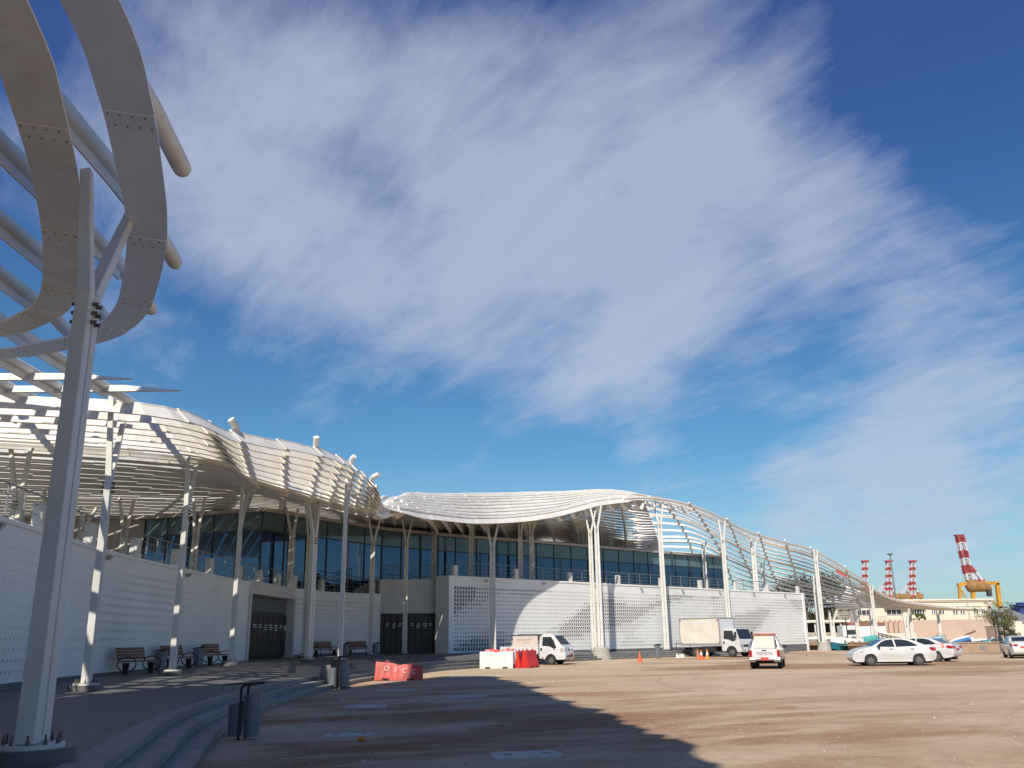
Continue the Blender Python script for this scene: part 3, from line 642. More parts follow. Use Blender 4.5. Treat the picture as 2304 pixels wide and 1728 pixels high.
TH4 = [(-8.6, 4, 8.2), (-9.2, 9, 8), (-10.4, 12, 8), (-12.2, 13.8, 8), (-16, 14.8, 8.1), (-22, 15.2, 8.2)]
TX = [-4.72, -5.92, -7.16, -8.38, -9.55, -10.85, -12.1, -13.4, -14.8]
TY1 = [11.15, 14.35, 16.6, 17.8, 18.9, 25.5, 26.5, 27.5, 28.5]
def cross_y(P, x):                                                  # where a ribbon passes under a tube
    r_ = []
    for a, b in zip(P, P[1:]):
        if (a.x-x)*(b.x-x) <= 0 and a.x != b.x: r_.append(a.lerp(b, (x-a.x)/(b.x-a.x)))
    return r_
for pts, w, rm in ((OUT, .60, 'steelblue'), (INN, .60, 'ribbon'), (TH3, .58, 'ribbon'), (TH4, .58, 'ribbon')):
    P, Wd, T = ribbon(pts, w, 8); mb = MB(CO); mb.plate(P, Wd, T); R = mb.build('ribbon', M[rm], can, fix=False)
    bo = MB(CO)
    for x in TX:
        for c in cross_y(P, x):
            if c.y < 5: continue
            i = min(range(len(P)), key=lambda k: (P[k]-c).length); t = (P[min(i+1, len(P)-1)]-P[max(i-1, 0)]).normalized(); h = Vector((t.y, -t.x, 0)).normalized()
            sp = MB(CO); sp.beam(c-t*.17-Vector((0, 0, .026)), c+t*.17-Vector((0, 0, .026)), w-.01, .016, side=h); sp.build('splice_plate', M[rm], R)
            for a in (-1, 1):
                for b in (-.36, -.12, .12, .36):
                    q = c+t*(.12*a)+h*(b*w+.03*a)-Vector((0, 0, .05)); bo.cyl(q, .011, .02, 6)
    bo.build('bolt', M['bolt'], R)
for x, y1 in zip(TX, TY1):
    mb = MB(CO); n = 14; dip = lambda y: 8.39 - (.10*max(0, y-y1+2.0)**1.4 if y1 < 20 else -.0) + max(0, 4-y)*.08
    path = [Vector((x+.15*math.sin(y*.2), y, dip(y))) for y in [-4+(y1+4)*k/(n-1) for k in range(n)]]
    mb.tube(path, [.135]*(n-1)+[.13], 14)
    q = path[-1]; mb.tube([q, q+Vector((0, .06, -.03)), q+Vector((0, .105, -.055)), q+Vector((0, .125, -.066))], [.13, .115, .075, .02], 14)
    P = path[:-1]; mb.plate([p-Vector((0, 0, .20)) for p in P], [Vector((0, 0, .09))]*len(P), [Vector((.016, 0, 0))]*len(P))
    mb.build('rib_tube', M['steel'], can, smooth=True, angle=50, fix=False)
for x0, x1, y, z in ((-24, -9.6, 21.2, 8.2), (-24, -8.9, 22.7, 8.3)):    # free slat ends with a pointed tip
    mb = MB(CO); P, Wd, T = [], [], []
    for k in range(20):
        f = k/19; x = x0+(x1-x0)*f; w = .15 if x < x1-1.6 else .15*max(.03, (x1-x)/1.6)
        P.append(Vector((x, y+.25*f*f*6*0+.3*f, z-(.15-w)*.5))); Wd.append(Vector((0, .64, .77))*w); T.append(Vector((0, -.77, .64))*.02)
    mb.plate(P, Wd, T); mb.build('slat', M['steel'], can, fix=False)
# ------------------------------------------------------------------ forked posts
COLN = [0]
def post(base, jz, arms, label, foot='disc', sc=1.0, group='forked posts carrying the canopy', dark=False):
    b = Vector(base); t = thing('canopy_post', label, 'post', b, 0, group)
    A1, A2 = Vector(arms[0]), Vector(arms[1]); J = b.lerp(Vector(((A1.x+A2.x)/2, (A1.y+A2.y)/2, b.z)), .25); J = Vector((b.x, b.y, jz))
    d = Vector((A2.x-A1.x, A2.y-A1.y, 0)); d.normalize(); s = Vector((-d.y, d.x, 0))
    fh = {'disc': .14, 'cone': .95, 'none': 0}[foot]*(1 if foot != 'cone' else 1)
    z0 = b.z+fh
    sh = MB(b)
    for k in (-1, 1):
        c0 = Vector((b.x, b.y, z0+.05))+d*(k*.135*sc); c1 = J+d*(k*.115*sc)
        sh.beam(c0, c1, .23*sc, .24*sc, .19*sc, .20*sc, side=d)
    for k in range(9):                                              # spacers between the two halves
        z = z0+.4+(jz-z0-.6)*k/8; sh.box((b.x, b.y, z), (.10, .10, .16), math.atan2(d.y, d.x))
    sh.build('shaft', M['post'], t, bevel=.012 if sc and b.y < 40 else 0)
    for k, A in ((-1, A1), (1, A2)):
        a = MB(b); c1 = J+d*(k*.115*sc); a.beam(c1-Vector((0, 0, .02)), A, .19*sc, .20*sc, .15*sc, .16*sc, side=d); a.build('arm', M['post'], t, bevel=.012 if b.y < 40 else 0)
    bo = MB(b)
    for q in (-1, 1):
        for i in range(3): bo.tube([J+d*(.06*q)-s*.16-Vector((0, 0, .15+.12*i)), J+d*(.06*q)+s*.16-Vector((0, 0, .15+.12*i))], .03*sc, 6)
    if foot != 'none':
        pl = MB(b); pl.cyl((b.x, b.y, z0), .39*sc, .045, 24); P_ = pl.build('base_plate', M['post'], t, smooth=True)
        for i in range(10):
            an = 2*math.pi*i/10; c = Vector((b.x+.325*sc*math.cos(an), b.y+.325*sc*math.sin(an), z0+.045)); bo.cyl(c, .024, .045, 6); bo.cyl(c+Vector((0, 0, .045)), .014, .06, 6)
        f = MB(b)
        if foot == 'disc': f.cyl((b.x, b.y, b.z-.12), .52*sc, .26, 28)
        else: f.cyl((b.x, b.y, b.z-.05), .85, fh+.05, 20, r2=.62)
        f.build('footing', M['stone'] if foot == 'disc' else M['concrete'], t, smooth=True)
    bo.build('bolt', M['bolt'], t)
    return t
def zp(y): return zplaza(y)
# (base pixel x, depth) read from the photograph, then real coordinates
B1 = Vector((-5.40, 10.6, zp(10.6)))
post(B1, 6.0, [(-5.85, 11.0, 8.0), (-6.0, 12.75, 8.2)], 'nearest and tallest-looking forked white post, standing at the left edge by the curling ribbons', sc=.88)
def P2(bx, by, Y, zb, jpx, a1, a2, lab, foot='disc', sc=.82, dy=0, Ya=None):
    if bx in (683, 832, 910): sc = .62
    b = atY(bx, by, Y); b.z = zb
    j = atY(jpx[0], jpx[1], Y); A1 = atY(a1[0], a1[1], Y if Ya is None else Ya[0]); A2 = atY(a2[0], a2[1], Y if Ya is None else Ya[1])
    off = Vector((b.x-j.x, 0, 0))
    return post((b.x, b.y, zb), j.z, [A1+off*.5, A2+off*.5], lab, foot, sc)
P2(193, 1546, 24.2, zp(24.2), (262, 1075), (258, 892), (288, 935), 'second forked white post from the left, beside the tall left wall', Ya=(24.2, 26.2))
P2(387, 1517, 32.6, zp(32.6), (428, 1140), (428, 1018), (450, 1028), 'forked post in front of the middle wooden bench, with light stripes on its upper part', Ya=(32.6, 34.5))
P2(519, 1494, 41, zp(41), (545, 1180), (548, 1083), (562, 1090), 'forked post standing just left of the first dark gate', Ya=(41, 43))
P2(694, 1488, 45.5, zp(45.5), (712, 1205), (694, 1130), (722, 1112), 'slim forked post right of the first gate, paired with another behind it', Ya=(45.5, 46.5))
P2(683, 1477, 54, zp(54), (700, 1210), (690, 1134), (716, 1132), 'rear post of the pair right of the first gate')
P2(765, 1488, 44, zp(44), (782, 1160), (782, 1078), (790, 1072), 'sunlit post behind the second bin by the steps', Ya=(44, 45.5))
P2(832, 1474, 60, zp(60), (841, 1216), (830, 1158), (858, 1161), 'forked post at the left jamb of the second gate')
P2(910, 1470, 64, zp(64), (918, 1213), (906, 1167), (930, 1167), 'forked post standing in front of the second gate')
P2(1109, 1468, 68, .73, (1112, 1227), (1098, 1175), (1124, 1175), 'forked post on the plaza behind the white barriers', sc=.95)
P2(1353, 1481, 74.5, 0, (1343, 1186), (1328, 1140), (1353, 1138), 'post on a round concrete foot in the dirt to the right of the small truck', 'cone', .9)
P2(1337, 1458, 75.5, .60, (1327, 1195), (1314, 1148), (1340, 1148), 'post at the wall close behind the one on the round concrete foot', sc=.8)
P2(1500, 1456, 83.5, .50, (1481, 1177), (1468, 1128), (1490, 1134), 'forked post in front of the wall left of the box truck', sc=.95)
P2(1644, 1453, 91.5, .47, (1627, 1212), (1617, 1170), (1632, 1172), 'forked post behind the box truck', sc=.95)
P2(1703, 1345, 99, 6.12, (1697, 1240), (1691, 1212), (1702, 1214), 'post rising from the terrace near the right end of the wall', 'none', 1.1)
P2(1856, 1459, 104, .0, (1834, 1260), (1830, 1234), (1838, 1236), 'leaning-looking post on a square concrete foot beside the teal boat', 'cone', 1.0)
P2(1846, 1444, 109, .4, (1836, 1330), (1831, 1295), (1840, 1297), 'post just behind the one beside the teal boat', 'disc', 1.0)
P2(1974, 1446, 124, .6, (1962, 1332), (1957, 1316), (1966, 1317), 'post behind the white sedan with its top above the low wing', 'disc', 1.0)
P2(2055, 1443, 140, .6, (2050, 1388), (2046, 1369), (2053, 1370), 'sunlit post below the low end of the wing, second from the tip', 'disc', 1.0)
P2(2119, 1447, 146, .6, (2112, 1386), (2106, 1367), (2116, 1368), 'last post under the tip of the low wing by the pinkish wall', 'cone', .9)
P2(1876, 1441, 122, .6, (1874, 1400), (1866, 1372), (1884, 1372), 'dark shaded post behind the teal boat', 'disc', 1.3)
P2(1932, 1440, 128, .6, (1930, 1395), (1920, 1368), (1938, 1366), 'shaded forked post beside the street lamp', 'disc', 1.1)
P2(1966, 1441, 132, .6, (1962, 1400), (1955, 1368), (1968, 1369), 'dark post behind the sunlit one at the white container house', 'disc', 1.1)
P2(2043, 1440, 137, .6, (2040, 1405), (2028, 1368), (2046, 1369), 'wide shaded fork under the low end of the wing', 'disc', 1.2)
# short forked posts on the terrace and roof, under the canopy
RF = [((24, 1240), 31, 4.95, (26, 1120), (14, 975), (66, 990)), ((105, 1200), 44, 4.95, (105, 1180), (98, 1082), (112, 1084)), ((190, 1200), 50, 4.95, (190, 1180), (180, 1140), (216, 1142)), ((278, 1220), 47, 4.95, (280, 1190), (268, 1118), (302, 1122)),
      ((434, 1285), 52, 4.95, (442, 1196), (436, 1115), (462, 1118)), ((652, 1310), 60.5, 4.95, (652, 1198), (640, 1138), (668, 1142)), ((812, 1180), 76, 10.25, (812, 1175), (806, 1152), (822, 1153)), ((836, 1190), 80, 10.25, (836, 1186), (830, 1165), (842, 1166)),
      ((976, 1295), 73.5, 6.12, (978, 1200), (968, 1168), (986, 1170)), ((1002, 1204), 79, 10.25, (1002, 1200), (994, 1172), (1016, 1174)), ((1040, 1208), 80, 10.25, (1040, 1200), (1033, 1175), (1046, 1175)),
      ((1060, 1298), 75.5, 6.12, (1060, 1195), (1056, 1174), (1066, 1174)), ((1172, 1305), 78, 6.12, (1172, 1195), (1168, 1172), (1178, 1173)), ((1188, 1218), 86, 10.25, (1190, 1212), (1182, 1174), (1196, 1175)), ((1198, 1306), 79.5, 6.12, (1197, 1195), (1190, 1172), (1206, 1173)),
      ((1316, 1228), 95, 10.25, (1314, 1222), (1308, 1195), (1320, 1196)), ((1376, 1234), 97, 10.25, (1376, 1222), (1366, 1178), (1386, 1182)), ((1462, 1240), 103, 10.25, (1460, 1222), (1453, 1203), (1465, 1204)), ((1589, 1325), 97, 6.12, (1587, 1240), (1581, 1216), (1591, 1218)), ((1720, 1330), 105, 6.12, (1716, 1280), (1712, 1262), (1720, 1263))]
RL = ['shaded forked post on the terrace at the far left edge', 'dark upright post on the terrace behind the nearest post', 'short forked post on the terrace between the two nearest tall posts', 'forked post on the terrace right of the second tall post', 'forked post in front of the dark glass, left of the glass corner', 'forked post before the glass just right of its corner', 'small forked post on the glazed storey roof below the pinch', 'thin roof post just right of the pinch', 'forked post on the terrace above the second gate', 'small roof fork left of the terrace post pair', 'small roof fork in the middle of the second wave',
      'slim post on the terrace left of the corner pier post', 'slim post on the terrace above the small truck', 'roof fork right behind the terrace pair above the small truck', 'sunlit forked terrace post above the small truck cab', 'stub of a roof post near the middle of the glass', 'roof fork right of the tall pair', 'roof fork left of the box truck post', 'terrace post at the right end of the glass', 'rear terrace post near the end of the long wall']
for (b_, Y, zb, j_, a1, a2), lab in zip(RF, RL): P2(b_[0], b_[1], Y, zb, j_, a1, a2, lab, 'none', .85 if Y > 60 else .8)
# ------------------------------------------------------------------ added block out of view, behind left, shaped to throw the big forecourt shadow
tb = thing('shadow_block', 'unseen white block with a sloping top, added to cast the forecourt shadow', 'building', (-9, -2, 0))
FR = [(-1.93, -3.1, 14), (-2.94, -.9, 16), (-4.4, -.1, 19), (-7.45, 5.0, 24), (-9.4, 8.1, 27), (-11.4, 10.7, 30)]
BK = [(-13.6, 10.8, 30), (-11.7, 8.1, 27), (-10.8, 5, 24), (-12, -12, 14), (-1.93, -12, 13)]
m_ = MB((-9, -2, 0)); pl_ = FR+BK; n = len(pl_)
m_.add([(p[0], p[1], 0) for p in pl_]+[tuple(p) for p in pl_], [(i, (i+1) % n, n+(i+1) % n, n+i) for i in range(n)] + [tuple(n+i for i in f) for f in ((0, 9, 10), (0, 1, 9), (1, 2, 9), (2, 8, 9), (2, 3, 8), (3, 4, 8), (4, 7, 8), (4, 5, 7), (5, 6, 7))])
wl = m_.build('wall', M['whitewall'], tb)
random.seed(31)
for (a, b) in zip(FR, FR[1:]):                                       # boxes added along the sloping edge to make its shadow ragged
    a_, b_ = Vector(a), Vector(b)
    for k in range(4):
        c = a_.lerp(b_, (k+random.uniform(.2, .8))/4); u_ = MB((-9, -2, 0)); w_ = random.uniform(.5, 1.3); h_ = random.uniform(.3, 1.1); u_.box((c.x-.5, c.y-.5, c.z-.3+h_/2), (w_, w_, h_+.6), random.uniform(0, 1)); u_.build('roof_box', M['whitewall'], tb)
for (a, b) in zip(FR, FR[1:]):
    w_ = MB((-9, -2, 0)); a_, b_ = Vector((a[0], a[1], 0)), Vector((b[0], b[1], 0)); rz = math.atan2(b_.y-a_.y, b_.x-a_.x)
    for z in range(3, int(min(a[2], b[2]))-2, 3): c = a_.lerp(b_, .5); w_.box((c.x, c.y, z+.8), (1.2, .08, 1.3), rz)
    w_.build('window', M['window'], wl)
# ------------------------------------------------------------------ profile-built vehicle bodies
def fill2d(poly, zc, xc):
    bm = bmesh.new(); vs = [bm.verts.new((p[0], 0, p[1])) for p in poly]; bm.faces.new(vs)
    bmesh.ops.triangulate(bm, faces=bm.faces[:], ngon_method='EAR_CLIP')
    for z in zc: bmesh.ops.bisect_plane(bm, geom=bm.verts[:]+bm.edges[:]+bm.faces[:], plane_co=(0, 0, z), plane_no=(0, 0, 1), dist=1e-5)
    for x in xc: bmesh.ops.bisect_plane(bm, geom=bm.verts[:]+bm.edges[:]+bm.faces[:], plane_co=(x, 0, 0), plane_no=(1, 0, 0), dist=1e-5)
    bm.verts.ensure_lookup_table(); V2 = [(v.co.x, v.co.z) for v in bm.verts]; F2 = [[v.index for v in f.verts] for f in bm.faces]
    E2 = [(e.verts[0].index, e.verts[1].index) for e in bm.edges if len(e.link_faces) == 1]; bm.free(); return V2, F2, E2
def body(poly, wf, zc, xc, mb=None, mi=0):
    mb = mb or MB(); V2, F2, E2 = fill2d(poly, zc, xc); n = len(V2)
    vs = [(x, -wf(x, z), z) for x, z in V2] + [(x, wf(x, z), z) for x, z in V2]
    mb.add(vs, [tuple(f) for f in F2] + [tuple(i+n for i in reversed(f)) for f in F2] + [(a, b, b+n, a+n) for a, b in E2], mi); return mb
def side_patch(poly, wf, sides=(-1, 1), out=.012, deep=.03, zc=(), xc=(), mb=None):
    mb = mb or MB(); V2, F2, E2 = fill2d(poly, zc, xc); n = len(V2)
    for s in sides:
        vs = [(x, s*(wf(x, z)+out), z) for x, z in V2] + [(x, s*(wf(x, z)-deep), z) for x, z in V2]
        mb.add(vs, [tuple(f) for f in F2] + [tuple(i+n for i in f) for f in F2] + [(a, b, b+n, a+n) for a, b in E2])
    return mb
def pane(p, q, wp, wq, th=.012, mb=None):                            # sloping pane between two profile points, half-widths wp / wq
    mb = mb or MB(); p, q = Vector((p[0], 0, p[1])), Vector((q[0], 0, q[1])); d = (q-p).normalized(); nn = Vector((-d.z, 0, d.x))
    if nn.z < 0: nn = -nn
    P = [p+Vector((0, -wp, 0)), p+Vector((0, wp, 0)), q+Vector((0, wq, 0)), q+Vector((0, -wq, 0))]
    mb.hexa([v-nn*.02 for v in P]+[v+nn*th for v in P]); return mb
def arc(cx, cz, r, a0, a1, n=9): return [(cx+r*math.cos(math.radians(a0+(a1-a0)*k/n)), cz+r*math.sin(math.radians(a0+(a1-a0)*k/n))) for k in range(n+1)]
def wheel(root, x, y, r, w, side, name='wheel'):
    t_ = MB(); R1 = []
    prof = [(r*.62, -w/2), (r*.93, -w/2), (r, -w*.32), (r, w*.32), (r*.93, w/2), (r*.62, w/2)]
    n = 24
    for k in range(n):
        a = 2*math.pi*k/n
        R1 += [(x+q*math.cos(a), y+s, r+q*math.sin(a)) for q, s in prof]
    m = len(prof); t_.add(R1, [(k*m+j, k*m+(j+1) % m, ((k+1) % n)*m+(j+1) % m, ((k+1) % n)*m+j) for k in range(n) for j in range(m)])
    T = t_.build(name, M['tyre'], root, smooth=True, angle=40)
    rm = MB(); yo = y+side*w*.30
    rm.tube([(x, y-side*w*.2, r), (x, yo, r)], r*.64, 20); rm.tube([(x, yo, r), (x, yo+side*.03, r)], [r*.5, r*.42], 16); rm.tube([(x, yo, r), (x, yo+side*.06, r)], r*.14, 10)
    rm.build('rim', M['rim'], T, smooth=True)
def text_mesh(txt, size, name, m, parent, mtx, depth=.01, align='CENTER', shear=0, spacing=1):
    c = bpy.data.curves.new(name, 'FONT'); c.body = txt; c.size = size; c.extrude = depth; c.align_x = align; c.align_y = 'CENTER'; c.shear = shear; c.space_character = spacing; c.offset = size*.012
    o = bpy.data.objects.new(name, c); COL.objects.link(o); dg = bpy.context.evaluated_depsgraph_get(); me = bpy.data.meshes.new_from_object(o.evaluated_get(dg)); bpy.data.objects.remove(o)
    me.transform(mtx); me.materials.clear(); me.materials.append(m); o2 = bpy.data.objects.new(name, me); COL.objects.link(o2); o2.parent = parent; return o2
FACE_RIGHT = Matrix.Rotation(math.radians(90), 4, 'X')                # text standing up, read from -Y
# ---- sedan
def sedan(name, label, loc, rz, taxi=False):
    t = thing(name, label, 'car', loc, rz, 'cars parked on the dirt')
    def wf(x, z):
        w = .80 if z < .3 else (.80+(z-.3)/.35*.075 if z < .65 else (.875-(z-.65)*.06 if z < .98 else .855-(z-.98)*.50))
        e = max(0, abs(x)-1.55)/.72; return w*(1-.20*e*e)
    fx, rx, r = 1.33, -1.27, .31; ar = .36
    poly = [(-2.20, .34), (-2.27, .55), (-2.25, .80), (-2.20, 1.0), (-2.05, 1.07), (-1.70, 1.085), (-1.35, 1.23), (-1.0, 1.37), (-.6, 1.455), (-.1, 1.475), (.3, 1.44), (.62, 1.35), (1.0, 1.14), (1.22, 1.03), (1.6, .96), (1.95, .86), (2.17, .72), (2.26, .55), (2.26, .36), (2.12, .22)]
    poly += [(fx+ar, .22)] + arc(fx, r, ar, -14, 194)[1:-1][::1] + [(fx-ar, .22), (rx+ar, .22)] + arc(rx, r, ar, -14, 194)[1:-1] + [(rx-ar, .22), (-2.0, .26)]
    b = body(poly, wf, (.3, .42, .55, .65, .8, .98, 1.1, 1.22, 1.34, 1.42), (-2.1, -1.9, -1.7, -1.0, -.5, 0, .5, 1.75, 1.95, 2.1))
    B = b.build('body', M['carwhite'], t, smooth=True, angle=50)
    u = MB(); u.box((0, 0, .38), (3.9, 1.3, .5)); u.build('underbody', M['under'], t)
    side_patch([(.98, 1.03), (.66, 1.27), (.40, 1.37), (.02, 1.41), (-.02, 1.01)], wf, zc=(1.15, 1.28), xc=(.5,)).build('side_window', M['carglass'], t)
    side_patch([(-.10, 1.01), (-.08, 1.41), (-.5, 1.395), (-.82, 1.33), (-1.22, 1.12), (-1.22, 1.05)], wf, zc=(1.15, 1.28)).build('side_window', M['carglass'], t)
    pane((1.16, 1.065), (.55, 1.385), .66, .56).build('windscreen', M['carglass'], t)
    pane((-1.62, 1.125), (-1.02, 1.375), .62, .54).build('rear_window', M['carglass'], t)
    side_patch([(2.02, .70), (1.78, .82), (1.62, .80), (1.75, .70), (2.1, .62)], wf, out=.01).build('headlight', M['lamp'], t)
    side_patch([(-2.19, .96), (-1.92, .98), (-1.86, .92), (-1.98, .80), (-2.24, .78)], wf, out=.014).build('tail_light', M['taillight'], t)
    tl = MB()
    for s in (-1, 1): tl.box((-2.25, s*.52, .88), (.06, .28, .15))
    tl.build('tail_light', M['taillight'], t, bevel=.02)
    for x in (.17, -.95):
        h = MB()
        for s in (-1, 1): h.box((x, s*(wf(x, .9)+.018), .90), (.19, .035, .045))
        h.build('door_handle', M['greytrim'], t, bevel=.01)
    mi = MB()
    for s in (-1, 1): mi.box((.86, s*.94, 1.04), (.13, .19, .13))
    mi.build('mirror', M['black'], t, bevel=.03)
    dl = MB()
    for x, z0, z1 in ((-.06, .30, 1.0), (.98, .34, 1.0), (-1.0, .62, 1.0)):
        for s in (-1, 1): dl.beam((x, s*(wf(x, z0)-.001), z0), (x, s*(wf(x, z1)-.001), z1), .012, .012)
    dl.build('door_gap', M['black'], t)
    fg = MB(); fg.box((-2.262, 0, .74), (.03, .5, .12)); fg.build('number_plate', M['plate'], t)
    if taxi: side_patch([(-2.2, 1.0), (-1.7, 1.09), (-1.1, 1.09), (-.95, 1.0), (-.95, .84), (-2.24, .84)], wf, out=.006, xc=(-1.7, -2.05)).build('orange_panel', M['cone'], t)
    for x in (fx, rx):
        for s in (-1, 1): wheel(t, x, s*.735, r, .2, s)
    return t
s1 = atY(2007, 1498, 52.5); sedan('parked_sedan', 'white sedan seen from its left side, in front of another white car', (s1.x, s1.y, 0), math.pi-.10)
s2 = atY(2072, 1487, 59.5); sedan('parked_sedan', 'white car with an orange panel, half hidden behind the white sedan', (s2.x+.1, s2.y, 0), math.pi*.75, True)
s3 = atY(2290, 1479, 64.5); sedan('parked_sedan', 'silver-white car seen from behind, cut by the right edge of the picture', (s3.x+.2, s3.y, 0), math.pi*.5-.35)
# ---- flat-bed truck
def flatbed(loc, rz):
    t = thing('flatbed_truck', 'small white flat-bed truck with a pale pink box behind the cab, beside the plastic barriers', 'truck', loc, rz)
    def wf(x, z):
        w = .84 if z < .9 else .86-(z-.9)*.15
        e = max(0, x-1.9)/.6; return w*(1-.13*e*e)
    r = .31; fx, rx, ar = 1.42, -1.35, .40
    poly = [(.60, .42), (.60, 1.85), (.72, 1.95), (1.1, 1.99), (1.45, 1.97), (1.62, 1.90), (2.15, 1.30), (2.32, 1.16), (2.40, .85), (2.44, .70), (2.45, .45), (2.36, .34), (fx+ar+.02, .34)] + arc(fx, r, ar, 6, 174)[1:-1] + [(fx-ar-.02, .36)]
    body(poly, wf, (.5, .7, .9, 1.1, 1.3, 1.5, 1.7, 1.88), (1.9, 2.1, 2.25, 1.0, 1.3)).build('cab', M['carwhite'], t, smooth=True, angle=45)
    u = MB(); u.box((.1, 0, .42), (4.3, .7, .24)); u.box((1.4, 0, .5), (1.5, 1.1, .4)); u.build('chassis', M['under'], t)
    side_patch([(.80, 1.22), (.82, 1.80), (1.42, 1.80), (1.66, 1.52), (1.84, 1.10), (1.62, 1.06), (1.30, 1.20)], wf, zc=(1.4, 1.6)).build('side_window', M['carglass'], t)
    pane((2.16, 1.30), (1.64, 1.885), .72, .66).build('windscreen', M['carglass'], t)
    side_patch([(2.24, 1.10), (2.10, 1.05), (2.08, .88), (2.2, .80), (2.36, .86), (2.34, 1.0)], wf, out=.012).build('headlight', M['lamp'], t)
    hl = MB()
    for s in (-1, 1): hl.box((2.35, s*.58, .97), (.08, .24, .24))
    hl.build('headlight', M['lamp'], t, bevel=.04)
    gb = MB(); gb.box((2.44, 0, .55), (.05, 1.0, .10)); gb.box((2.39, 0, .98), (.05, .2, .06)); gb.build('grille', M['black'], t)
    npl = MB(); npl.box((2.462, .25, .66), (.03, .42, .10)); npl.build('number_plate', M['plate'], t)
    mi = MB()
    for s in (-1, 1): mi.box((1.72, s*1.0, 1.26), (.10, .16, .26)); mi.beam((1.75, s*.8, 1.2), (1.72, s*1.0, 1.2), .03, .03)
    mi.build('mirror', M['black'], t, bevel=.02)
    dh = MB()
    for s in (-1, 1): dh.box((.74, s*.865, 1.0), (.12, .03, .16))
    dh.build('door_handle', M['black'], t)
    dg = MB()
    for s in (-1, 1):
        dg.beam((.72, s*.842, .48), (.72, s*.76, 1.86), .016, .012); dg.beam((1.86, s*.835, .76), (1.88, s*.84, 1.08), .016, .012); dg.beam((.74, s*.841, .78), (1.0, s*.841, .78), .012, .012)
    dg.build('door_gap', M['greytrim'], t)
    # load bed with side boards
    bd = MB(); bd.box((-.93, 0, .73), (2.86, 1.66, .06))
    for s in (-1, 1): bd.box((-.93, s*.85, .96), (2.86, .04, .46)); bd.box((-.93, s*.875, .735), (2.86, .03, .04))
    bd.box((-2.37, 0, .96), (.04, 1.66, .46)); bd.box((.49, 0, 1.05), (.04, 1.6, .62)); bd.build('load_bed', M['carwhite'], t, bevel=.012)
    fl = MB()
    for s in (-1, 1):
        fl.hexa([(.05, s*.70, .40), (.38, s*.70, .40), (.38, s*.80, .40), (.05, s*.80, .40), (-.1, s*.70, .66), (.45, s*.70, .66), (.45, s*.80, .66), (-.1, s*.80, .66)])
        fl.box((1.02-.18, s*.78, .34), (.03, .26, .36))
    fl.build('mudguard', M['under'], t)
    bx = MB(); bx.box((-.50, 0, 1.43), (1.86, 1.5, .92)); BX = bx.build('cargo_box', M['pinkbox'], t, bevel=.015)
    tp = MB(); tp.box((-.42, 0, 1.93), (2.3, 1.56, .05)); tp.box((-.95, .1, 1.97), (.7, .8, .04)); tp.box((-.1, 0, 1.97), (.9, .9, .03)); tp.build('roof_frame', M['black'], BX)
    st = MB(); st.beam((-1.47, -.77, 1.90), (-1.47, -.77, 1.72), .02, .03); st.beam((-1.47, -.77, 1.74), (-1.44, -.77, 1.58), .07, .03); st.build('strap', M['black'], BX)
    # hand-painted Arabic line: joined strokes, dots and digits
    wr = MB(); x = -.10; random.seed(3); y = -.757
    def P_(a, b): return (a, y, b)
    base = 1.60; k = 0; xs = -.02
    strokes = [(.10, 'u'), (.07, 'd'), (.11, 'b'), (.08, 'i'), (.10, 'u'), (.07, 'j'), (.11, 'b'), (.05, 'i'), (.10, 'w'), (.07, 'd'), (.10, 'u'), (.06, 'i'), (.09, 'j'), (.09, 'b')]
    for wd, kk in strokes:
        if kk == 'u': p = [(xs, base+.07), (xs-wd*.3, base), (xs-wd*.8, base), (xs-wd, base+.05)]
        elif kk == 'd': p = [(xs, base+.08), (xs-wd*.6, base+.05), (xs-wd, base)]
        elif kk == 'b': p = [(xs, base+.02), (xs-wd*.35, base+.05), (xs-wd*.7, base+.0), (xs-wd, base+.02)]
        elif kk == 'i': p = [(xs-wd*.4, base+.14), (xs-wd*.5, base)]
        elif kk == 'j': p = [(xs, base+.05), (xs-wd*.7, base+.03), (xs-wd*.9, base-.05), (xs-wd*.3, base-.08)]
        else: p = [(xs, base+.05), (xs-wd*.3, base), (xs-wd*.5, base+.04), (xs-wd*.7, base), (xs-wd, base+.04)]
        wr.tube([P_(a, b) for a, b in p], .008, 4)
        if kk in 'bj': wr.box(P_(xs-wd*.5, base+(.10 if kk == 'b' else -.02)), (.018, .008, .018))
        xs -= wd*.92
    xs = -.44
    for p in ([(0, .0), (.03, .07), (.06, 0)], [(.10, .07), (.10, 0)], [(.13, .06), (.18, .06), (.15, 0)], [(.21, .0), (.24, .07), (.27, .0)], [(.30, .0), (.33, .07)]): wr.tube([P_(xs+a, 1.40+b) for a, b in p], .008, 4)
    wr.box(P_(-.58, 1.43), (.03, .008, .03)); wr.build('painted_writing', M['inktext'], BX)
    for x, yy in ((fx, .70), (rx, .66)):
        for s in (-1, 1): wheel(t, x, s*yy, r, .2, s)
    return t
k1 = atY(1208, 1494, 63.4); flatbed((k1.x, k1.y, 0), -.46)
